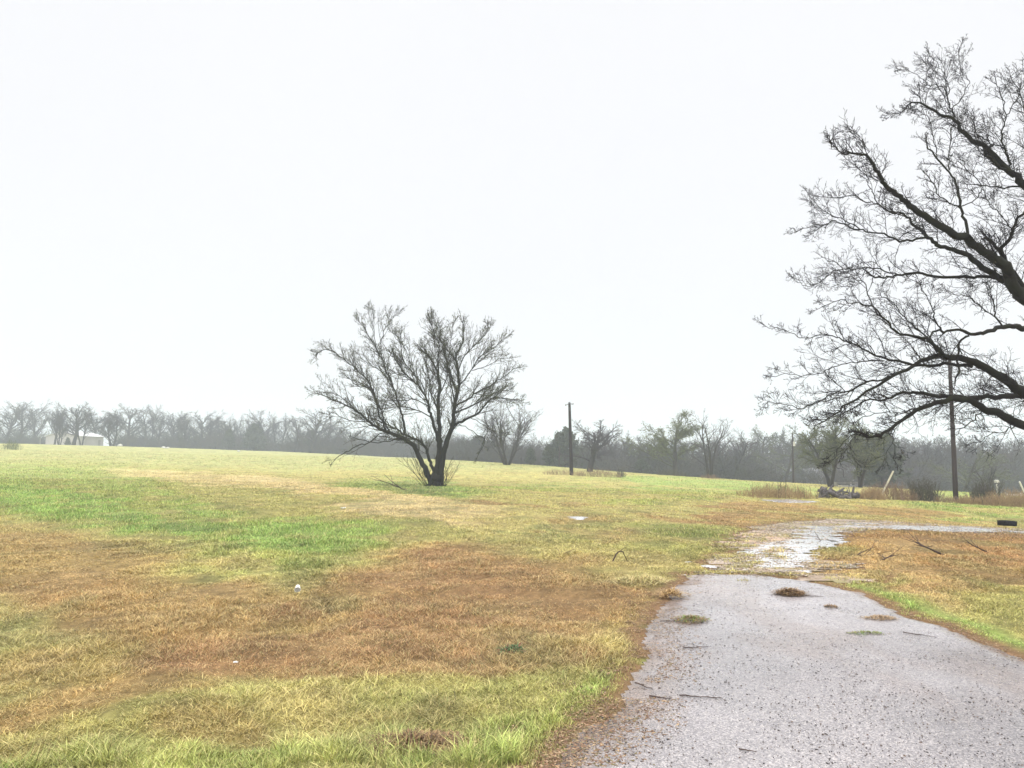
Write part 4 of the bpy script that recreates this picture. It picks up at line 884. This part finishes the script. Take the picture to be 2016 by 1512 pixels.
# low white rail fence at the right edge
ro = empty("rail_fence", at(2010, 55), "low white rail fence at the right edge behind the tan weeds", "fence")
b0 = at(2010, 55); rail_z = P(2010, 973, 55)[2] - b0[2]
mb = MB()
for k, px in enumerate((1976, 2005, 2035, 2070)):
    x, y, zz = at(px, 55); mb2 = MB(); mb2.box((x - b0[0], 0, zz - b0[2] + (rail_z - (zz - b0[2])) / 2 + .02), (.12, .12, rail_z - (zz - b0[2]) + .16)); mb2.build("post", dirty, ro)
x0 = at(1974, 55)[0] - b0[0]; x1 = at(2075, 55)[0] - b0[0]; mb.box(((x0 + x1) / 2, -.08, rail_z - .05), (x1 - x0, .04, .13)); mb.build("rail", white, ro)
# small white post box by the bush
o = empty("post_box", at(1959, 58), "small pale box on a post behind the dark shrub at right", "post box"); mb = MB(); mb.box((0, 0, .5), (.09, .09, 1.1)); mb.build("post", dirty, o)
mb = MB(); mb.box((0, 0, 1.2), (.17, .36, .14)); mb.line([(0, -.17, 1.27), (0, .17, 1.27)], [.085, .085], 10); mb.build("box", dirty, o)

# ---------------------------------------------------------------- buildings
met = mat("ribbed_white_metal", (.42, .40, .41), .5, .3, .15, .6); metr = mat("pale_metal_roof", (.74, .74, .74), .4, .4, .1, .6); trimm = mat("grey_trim", (.25, .24, .25), .6, .3, .2, 1); dark = mat("dark_opening", (.03, .03, .035), .7, .2, .2, 1)
def shed():
    Y = 217; b = at(147, Y); o = empty("metal_shed", b, "long pale metal shed among the trees of the far left line", "shed")
    Ln = 11.0; D = 9.6; Hw = 2.9; Hr = 1.3; o.rotation_euler = (0, 0, R(84)); mb = MB(); h = Ln / 2; k = D / 2
    v = [(-h, -k, -1.2), (h, -k, -1.2), (h, k, -1.2), (-h, k, -1.2), (-h, -k, Hw), (h, -k, Hw), (h, k, Hw), (-h, k, Hw), (-h, 0, Hw + Hr), (h, 0, Hw + Hr)]
    mb.raw(v, [[0, 1, 5, 4], [1, 2, 6, 5], [2, 3, 7, 6], [3, 0, 4, 7]]); mb.raw(v, [[4, 8, 7], [5, 6, 9]])
    for i in range(28): mb.box((-h + (i + .5) * Ln / 28, -k - .012, Hw / 2 - .6), (.06, .03, Hw + 1.1))
    mb.build("wall", met, o)
    mb = MB()
    for sgn in (-1, 1):
        y1 = sgn * (k + .3); z1 = Hw - .04; v = [(-h - .3, 0, Hw + Hr + .05), (h + .3, 0, Hw + Hr + .05), (h + .3, y1, z1), (-h - .3, y1, z1), (-h - .3, 0, Hw + Hr + .13), (h + .3, 0, Hw + Hr + .13), (h + .3, y1, z1 + .08), (-h - .3, y1, z1 + .08)]
        mb.raw(v, [[0, 1, 2, 3], [4, 7, 6, 5], [0, 4, 5, 1], [3, 2, 6, 7], [0, 3, 7, 4], [1, 5, 6, 2]])
    mb.build("roof", metr, o)
    mb = MB(); mb.box((-2.2, -k - .05, 1.0), (.1, .04, 2.6)); mb.box((0, -k - .08, -.2), (Ln, .08, .2)); mb.build("trim", trimm, o)
    mb = MB(); mb.box((3.6, -k - .04, .9), (1.0, .05, 2.1)); dd = mb.build("door", trimm, o)
    mb = MB(); mb.box((4.0, -k - .09, .9), (.08, .05, .08)); mb.build("handle", ironm, dd)
shed()
def shelter():
    b = at(93, 215); o = empty("open_shelter", b, "small dark open-sided shelter at the left end of the pale shed", "shelter")
    for x in (-1.4, 1.4):
        for y in (-1.2, 1.2): mb = MB(); mb.box((x, y, 1.0), (.16, .16, 2.8)); mb.build("post", trimm, o)
    mb = MB(); mb.box((0, 0, 2.55), (3.6, 3.2, .12), tilt=.08); mb.build("roof", mat("tin_roof", (.22, .22, .23), .5, .4, .2, 1), o)
    mb = MB(); mb.box((0, 1.3, 1.1), (2.7, .06, 2.2)); mb.build("back_wall", mat("grey_boards", (.16, .16, .17), .8, .2, .3, 1), o)
shelter()
def house(px, Y, Ln, D, Hw, Hr, lab, name, rz, wallm, roofm, wins, dz=0):
    b = at(px, Y, dz); o = empty(name, b, lab, "house", rz=rz); mb = MB(); h = Ln / 2; k = D / 2
    v = [(-h, -k, -1), (h, -k, -1), (h, k, -1), (-h, k, -1), (-h, -k, Hw), (h, -k, Hw), (h, k, Hw), (-h, k, Hw), (-h, 0, Hw + Hr), (h, 0, Hw + Hr)]
    mb.raw(v, [[0, 1, 5, 4], [1, 2, 6, 5], [2, 3, 7, 6], [3, 0, 4, 7]]); mb.raw(v, [[4, 8, 7], [5, 6, 9]]); mb.build("wall", wallm, o)
    mb = MB()
    for sgn in (-1, 1):
        y1 = sgn * (k + .5); z1 = Hw - .1; v = [(-h - .4, 0, Hw + Hr + .05), (h + .4, 0, Hw + Hr + .05), (h + .4, y1, z1), (-h - .4, y1, z1), (-h - .4, 0, Hw + Hr + .18), (h + .4, 0, Hw + Hr + .18), (h + .4, y1, z1 + .13), (-h - .4, y1, z1 + .13)]
        mb.raw(v, [[0, 1, 2, 3], [4, 7, 6, 5], [0, 4, 5, 1], [3, 2, 6, 7], [0, 3, 7, 4], [1, 5, 6, 2]])
    mb.build("roof", roofm, o)
    for x, w_, z0, z1 in wins:
        mb = MB(); mb.box((x, -k - .03, (z0 + z1) / 2), (w_, .06, z1 - z0)); f = mb.build("window" if z0 > .3 else "door", white, o)
        mb = MB(); mb.box((x, -k - .07, (z0 + z1) / 2), (w_ - .18, .04, z1 - z0 - .18)); mb.build("pane" if z0 > .3 else "panel", dark, f)
house(1600, 142, 19, 8, 2.5, 1.5, "low house with pale grey roof in the trees behind the logs", "house", R(6), mat("grey_siding", (.15, .14, .15), .8, .2, .2, 1), mat("grey_shingles", (.20, .198, .215), .7, .2, .25, 1.5), [(-5, 1.4, 1, 2), (-1.5, 1, 0, 2.1), (2.4, 1.4, 1, 2), (5.6, 1.4, 1, 2)], dz=-.9)
# pale trailer right of the logs
def trailer():
    dirty2 = mat("rusty_grey_paint", (.26, .25, .24), .6, .3, .5, 3); b = at(1664, 74, -.6); o = empty("flat_trailer", b, "small pale trailer parked behind the log pile", "trailer")
    mb = MB(); mb.box((0, 0, .62), (2.3, 1.3, .1)); mb.box((-1.1, 0, .85), (.06, 1.3, .4)); mb.box((1.1, 0, .85), (.06, 1.3, .4)); mb.box((0, -.62, .98), (2.3, .05, .08)); mb.box((0, -.62, .8), (.06, .05, .4)); mb.build("bed", dirty2, o)
    mb = MB(); mb.box((-1.7, 0, .55), (1.2, .08, .08)); mb.build("drawbar", ironm, o)
    for y in (-.75, .75): mb = MB(); mb.line([(.1, y - .09, .3), (.1, y - .08, .3), (.1, y + .08, .3), (.1, y + .09, .3)], [.22, .3, .3, .22], 16); mb.build("wheel", dark, o)
trailer()

# ---------------------------------------------------------------- log pile
logm = mat("weathered_log", (.12, .108, .105), .85, .2, .6, 3, col2=(.05, .045, .042), bump=.03, stretch=(1, 1, 1))
def log(lab, px0, py0, px1, py1, Y, r0, r1, seed, dY=.3, stubs=3):
    rn = random.Random(seed); a = P(px0, py0, Y); b = P(px1, py1, Y + dY); mb = MB(); pts = []; n = 9; rad = []
    for i in range(n):
        t = i / (n - 1); pts.append(tuple(a[k] + (b[k] - a[k]) * t + (rn.gauss(0, .025) if 0 < i < n - 1 else 0) for k in range(3))); rad.append((r0 + (r1 - r0) * t) * .8 * rn.uniform(.93, 1.07))
    mb.line(pts, rad, 10)
    for k in range(stubs):
        i = rn.randrange(2, n - 1); d = side_dir(rn, nrm(tuple(b[q] - a[q] for q in range(3))), 1.1, (0, 0, .5)); p0 = pts[i]
        L1 = rn.uniform(.15, .5); mb.line([p0, tuple(p0[q] + d[q] * L1 * .5 for q in range(3)), tuple(p0[q] + d[q] * L1 + rn.gauss(0, .04) for q in range(3))], [r1 * .6, r1 * .45, r1 * .25], 6)
    o = mb.build("fallen_log", logm, smooth=False, loc=tuple(a), origin=a); tag(o, lab, "log", "fallen logs in the pile")
log("grey fallen log sloping down right, thickest of the pile", 1616, 962, 1650, 978, 36, .16, .13, 1)
log("dark log end raised above the left side of the pile", 1612, 966, 1632, 980, 35.6, .09, .13, 2, .5)
log("grey log sloping down in the middle of the pile", 1637, 964, 1664, 981, 36.3, .10, .14, 3)
log("dark log lying low in front of the pile", 1652, 979, 1676, 980, 35.3, .11, .09, 4, .2)
log("pale hollow log end at the right of the pile", 1668, 977, 1690, 976, 36.2, .10, .15, 5, -.5)
log("thin dark limb lying low at the left of the pile", 1600, 982, 1632, 978, 35.5, .05, .07, 6, .2, 5)
log("short broken limb lying across the top of the pile", 1655, 968, 1684, 972, 36.8, .06, .05, 7, .3, 4)

clump("brush_heap", "tangle of dark broken branches heaped over the log pile", 1648, 36.2, .55, 84, shrub_dk, 31, 120, .010, "branches", lean=1.1)
# tyre beside the track
def tyre():
    p = G(1983, 1036); o = empty("old_tyre", (p[0], p[1], p[2] + .09), "old black tyre lying flat in the grass beside the far track", "tyre"); o.rotation_euler = (R(-3), R(5), .3); o.scale = (.75, .75, .8)
    n = 48; prof = [(-.10, .18), (-.095, .26), (-.08, .30), (-.04, .315), (.04, .315), (.08, .30), (.095, .26), (.10, .18), (.08, .175), (0, .27), (-.08, .175)]
    v = []; f = []
    for i in range(n):
        a = i / n * 2 * math.pi
        for j, (zz, r) in enumerate(prof):
            rr = r + (.012 if (j in (3, 4) and i % 2) else 0); v.append((math.cos(a) * rr, math.sin(a) * rr, zz))
    m = len(prof)
    for i in range(n):
        for j in range(m): f.append([i * m + j, ((i + 1) % n) * m + j, ((i + 1) % n) * m + (j + 1) % m, i * m + (j + 1) % m])
    mb = MB(); mb.raw(v, f); mb.build("casing", mat("black_rubber", (.014, .014, .015), .8, .25, .3, 20), o)
    mb = MB()
    for i in range(48):
        a = i / 48 * 6.283; mb.box((math.cos(a) * .318, math.sin(a) * .318, .03 * (-1) ** i), (.02, .018, .11), rz=a)
    mb.build("tread", mat("tread_rubber", (.018, .018, .018), .85, .2, .3, 20), o)
tyre()
# paper cup + scraps
def cup():
    p = G(586, 1166); o = empty("paper_cup", (p[0], p[1], p[2] + .045), "white paper cup lying on its side in the brown grass", "cup", rz=R(8)); ns = 24; mb = MB()
    pr = [(-.052, .038), (-.050, .040), (.052, .028), (.052, .0), (.049, .0), (.049, .026), (-.050, .037)]
    v = []; f = []
    for i in range(ns):
        a = i / ns * 6.28318
        for y, r in pr: v.append((math.cos(a) * r, y, math.sin(a) * r))
    m = len(pr)
    for i in range(ns):
        for j in range(m - 1): f.append([i * m + j, ((i + 1) % ns) * m + j, ((i + 1) % ns) * m + j + 1, i * m + j + 1])
    mb.raw(v, f); o2 = mb.build("body", mat("white_card", (.82, .81, .79), .5, .3, .05, 20), o, smooth=True)
    mb = MB(); pts = [(math.cos(a / 24 * 6.28318) * .039, -.052, math.sin(a / 24 * 6.28318) * .039) for a in range(25)]; mb.line(pts, [.0035] * 25, 6); mb.build("rim", white, o)
    o.rotation_euler = (R(15), 0, R(14)); o.scale = (.85, .85, .85)
    mb = MB(); mb.line([(0, -.046, 0), (0, -.044, 0)], [.0385, .0385], 20); mb.build("mouth_shade", mat("grey_mouth_shade", (.5, .5, .5), .5, .3, .1, 20), o)  # grey disc added inside the open mouth, stands in for the shaded interior
    mb = MB(); mb.line([(0, -.03, -.02), (.006, -.056, -.012)], [.004, .004], 6); mb.build("straw", dark, o)
cup()
def scrap(lab, px, py, s_, seed):
    p = G(px, py); g = np.random.default_rng(seed); n = 6; v = []; f = []
    for i in range(n):
        for j in range(n): v.append(((i / (n - 1) - .5) * s_, (j / (n - 1) - .5) * s_ * .6, .03 + .25 * s_ * g.random()))
    for i in range(n - 1):
        for j in range(n - 1): f.append([i * n + j, (i + 1) * n + j, (i + 1) * n + j + 1, i * n + j + 1])
    v2 = [(a, b, c - .004) for a, b, c in v]; k = len(v); f2 = [[x + k for x in q[::-1]] for q in f]; mb = MB(); mb.raw(v + v2, f + f2)
    tag(mb.build("paper_scrap", white, loc=tuple(p)), lab, "litter")
scrap("crumpled white scrap on the tan grass strip left of the field tree", 676, 1003, .13, 1)
scrap("tiny white scrap in the rust brown grass near the bottom left", 464, 1312, .035, 2)
# pale rubble heap by shed
def stone(lab, px, Y, s_, seed, name="pale_boulder"):
    g = random.Random(seed); mb = MB(); v = []; f = []; a_, b_ = 10, 6
    for i in range(b_ + 1):
        for j in range(a_):
            th = math.pi * i / b_; ph = 2 * math.pi * j / a_; rr = s_ * g.uniform(.8, 1.1); v.append((rr * math.sin(th) * math.cos(ph) * 1.5, rr * math.sin(th) * math.sin(ph), rr * math.cos(th) * .8))
    for i in range(b_):
        for j in range(a_): f.append([i * a_ + j, i * a_ + (j + 1) % a_, (i + 1) * a_ + (j + 1) % a_, (i + 1) * a_ + j])
    mb.raw(v, f); tag(mb.build(name, dirty, loc=at(px, Y, s_ * .5)), lab, "boulder")
stone("whitish boulder at the foot of the tree line right of the pale shed", 236, 178, .42, 1)
stone("pale boulder in front of the left tree line, between shed and brush", 322, 172, .34, 2)
stone("low pale boulder beside the upright one before the left tree line", 330, 172, .28, 3)
stone("pale boulder at the tree line's foot below the narrow forked tree", 470, 166, .25, 4)

# ---------------------------------------------------------------- sticks, fallen branches, clumps on the road
stickm = mat("wet_stick", (.07, .045, .035), .7, .3, .4, 10)
def stick(lab, px0, py0, px1, py1, r, seed, kids_=3, lift=.0, name="twig", m=stickm, arch=0, sub=.35, cat="twig", group=None):
    rn = random.Random(seed); a = G(px0, py0); b = G(px1, py1); Ln = math.dist(a, b); n = 8; pts = []; mb = MB()
    rd = .022
    if name == 'fallen_branch': b = np.array(P(px1, py1, a[1] + .12)); Ln = max(math.dist(a, b), .3)
    for i in range(n + 1):
        t = i / n; q = [a[k] + (b[k] - a[k]) * t for k in range(2)]; j = Ln * .025
        q = [c + (rn.gauss(0, j) if 0 < i < n else 0) for c in q]; pts.append((q[0], q[1], (max(b[2], a[2] + r) * t + (a[2] + r) * (1 - t) if name == 'fallen_branch' else tz(*q) + r + rd + lift * t) + arch * math.sin(math.pi * t)))
    rad = [r * (1 - .6 * i / n) for i in range(n + 1)]; mb.line(pts, rad, 6)
    for k in range(kids_):
        i = rn.randrange(2, n); d = nrm(tuple(pts[i][c] - pts[i - 1][c] for c in range(3))); s_ = rn.choice((-1, 1)); an = rn.uniform(.5, 1.0) * s_
        d2 = (d[0] * math.cos(an) - d[1] * math.sin(an), d[0] * math.sin(an) + d[1] * math.cos(an), rn.uniform(.1, .7) if name == 'fallen_branch' else .02)
        q = pts[i]; L2 = Ln * sub * rn.uniform(.5, 1.1) * (2.6 if name == 'fallen_branch' and not arch else 1); k2 = [q]
        for s2 in range(4): d2 = nrm((d2[0] + rn.gauss(0, .2), d2[1] + rn.gauss(0, .2), d2[2])); q = tuple(q[c] + d2[c] * L2 / 4 for c in range(3)); k2.append((q[0], q[1], max(q[2], tz(q[0], q[1]) + r * .5 + rd)))
        mb.line(k2, [rad[i] * .7 * (1 - .15 * s2) for s2 in range(5)], 5)
    v0 = pts[0]; tag(mb.build(name, m, loc=tuple(v0), origin=v0), lab, cat, group)
g_ = "twigs lying on the wet road"
stick("reddish twig lying across the lower left of the road, thickest one", 1338, 1377, 1422, 1382, .0045, 1, 4, sub=.2, group=g_)
stick("short reddish twig left of the thickest twig on the road", 1278, 1378, 1322, 1384, .005, 2, 2, sub=.3, group=g_)
stick("thin forked twig on the road's left side above the brown tuft of litter", 1345, 1282, 1395, 1279, .004, 3, 3, group=g_)
stick("thin dark twig at the left of the straw clump near the road's left edge", 1300, 1228, 1345, 1228, .004, 4, 3, sub=.3, group=g_)
stick("long pale twig on the right half of the road", 1778, 1250, 1842, 1260, .004, 5, 2, sub=.2, group=g_)
stick("dark twig near the bottom edge of the road", 1455, 1484, 1490, 1490, .004, 6, 3, group=g_)
stick("thin straight twig sticking out right of the brown mound on the road", 1585, 1177, 1622, 1180, .005, 7, 1, group=g_)
stick("twig at the left edge of the road above the bottom corner", 1250, 1352, 1285, 1365, .005, 8, 3, group=g_)
g2 = "branches fallen on the brown grass"
stick("fallen branch with side twigs at the left of the brown grass patch", 1668, 1096, 1722, 1104, .013, 11, 6, .05, "fallen_branch", cat="branch", group=g2)
stick("short forked branch just right of the leftmost fallen branch", 1728, 1107, 1760, 1092, .012, 12, 4, .12, "fallen_branch", cat="branch", group=g2)
stick("large Y-shaped fallen branch in the middle of the brown grass", 1860, 1096, 1803, 1068, .018, 13, 6, .22, "fallen_branch", cat="branch", group=g2)
stick("thin fallen branch right of the Y-shaped one, near the right edge", 1946, 1090, 1905, 1068, .013, 14, 5, .15, "fallen_branch", cat="branch", group=g2)
stick("arched dark stick on the grass left of the track", 1205, 1110, 1236, 1110, .012, 15, 1, 0, "fallen_branch", arch=.16, cat="branch")
stick("crooked stick standing in the bright puddle", 1617, 1066, 1603, 1046, .008, 16, 1, .12, "fallen_branch", cat="branch")
stick("broken limb lying in the grass left of the field tree's foot", 800, 966, 748, 945, .03, 17, 4, .45, "fallen_branch", cat="branch")
stick("dark twiggy scrap on the grass left of the arched stick", 1100, 1096, 1112, 1093, .008, 18, 6, .05, "fallen_branch", cat="branch", sub=.4)
def tuft(lab, px, py, rx, ry, h, n, cols, seed, lean=1.4, name="grass_clump"):
    g = np.random.default_rng(seed); c0 = G(px, py); a = g.random(n) * 6.28; rr = np.sqrt(g.random(n)) * (1 - .35 * g.random(n))
    X = np.cos(a) * rr * rx; Y = np.sin(a) * rr * ry; H = h * (1.15 - rr) * (.5 + .7 * g.random(n)); Z = h * .35 * (1 - rr)
    th = g.random(n) * 6.28; Ln = h * lean * (.4 + g.random(n)); wd = .0022 * (.6 + g.random(n)) * max(1, c0[1] / 8)
    bx, by = -np.sin(th) * wd, np.cos(th) * wd; dx, dy = np.cos(th) * Ln, np.sin(th) * Ln; v = np.empty((n, 5, 3))
    v[:, 0] = np.stack([X - bx, Y - by, Z], -1); v[:, 1] = np.stack([X + bx, Y + by, Z], -1)
    v[:, 2] = np.stack([X + dx * .5 - bx, Y + dy * .5 - by, Z + H * .7], -1); v[:, 3] = np.stack([X + dx * .5 + bx, Y + dy * .5 + by, Z + H * .7], -1); v[:, 4] = np.stack([X + dx, Y + dy, Z + H * .6], -1)
    k = np.arange(n)[:, None] * 5; cc = np.array([C(*c) for c in cols])[g.integers(0, len(cols), n)] * (.6 + .7 * g.random((n, 1)))
    me = mesh_np(name, v.reshape(-1, 3), [k + np.array([[0, 1, 3, 2]]), k + np.array([[2, 3, 4]])], gm, False, np.repeat(cc, 5, 0))
    tag(link(name, me, loc=(c0[0], c0[1], c0[2] + .02)), lab, "grass clump")
BRS = [(125, 95, 65), (150, 118, 80), (100, 75, 52), (170, 140, 95)]; GRS = [(120, 150, 70), (150, 165, 85), (140, 120, 75)]
tuft("brown mound of dead grass in the upper middle of the road", 1556, 1174, .20, .16, .07, 900, BRS, 1)
tuft("sparse straw clump near the left edge of the road", 1362, 1226, .19, .16, .05, 420, BRS + GRS, 2)
tuft("flat pale brown patch of straw on the right half of the road", 1733, 1222, .20, .11, .03, 420, [(190, 165, 130), (165, 135, 100)], 3)
tuft("tiny brown straw clump below the mound on the road", 1636, 1199, .08, .06, .03, 150, BRS, 4)
tuft("green trailing sprig on the right half of the road", 1706, 1252, .20, .06, .025, 200, GRS, 5)
tuft("tan grass tuft on the road's left edge beside the litter", 1322, 1178,   .15, .14, .10, 300, [(205, 170, 115), (180, 145, 95), (205, 175, 120)], 6)
tuft("matted brown straw heap in the bright green grass at the bottom", 815, 1478, .34, .22, .06, 1500, BRS, 7)
tuft("dark green broad-leaved weed in rust grass left of the road", 1010, 1290, .13, .12, .06, 350, [(70, 110, 60), (90, 125, 75), (120, 60, 50)], 8, name="weed_plant")
tuft("tuft of long straw stalks in the grass at the left of the road", 1262, 1150, .45, .35, .10, 380, [(215, 195, 140), (200, 175, 115), (185, 180, 110)], 9)

# ---------------------------------------------------------------- haze
mb = MB(); mb.box((0, 0, 22), (3900, 3900, 80)); hz = mb.mesh("haze", None)
m = bpy.data.materials.new("haze"); m.use_nodes = True; t = m.node_tree; t.nodes.clear()
mo = t.nodes.new("ShaderNodeOutputMaterial"); pv = t.nodes.new("ShaderNodeVolumePrincipled"); pv.inputs["Density"].default_value = .00145; pv.inputs["Color"].default_value = (.79, .86, .97, 1)
t.links.new(pv.outputs[0], mo.inputs["Volume"]); hz.materials.append(m)
tag(link("haze", hz), "pale even rain haze over the whole field", "haze", kind="stuff")
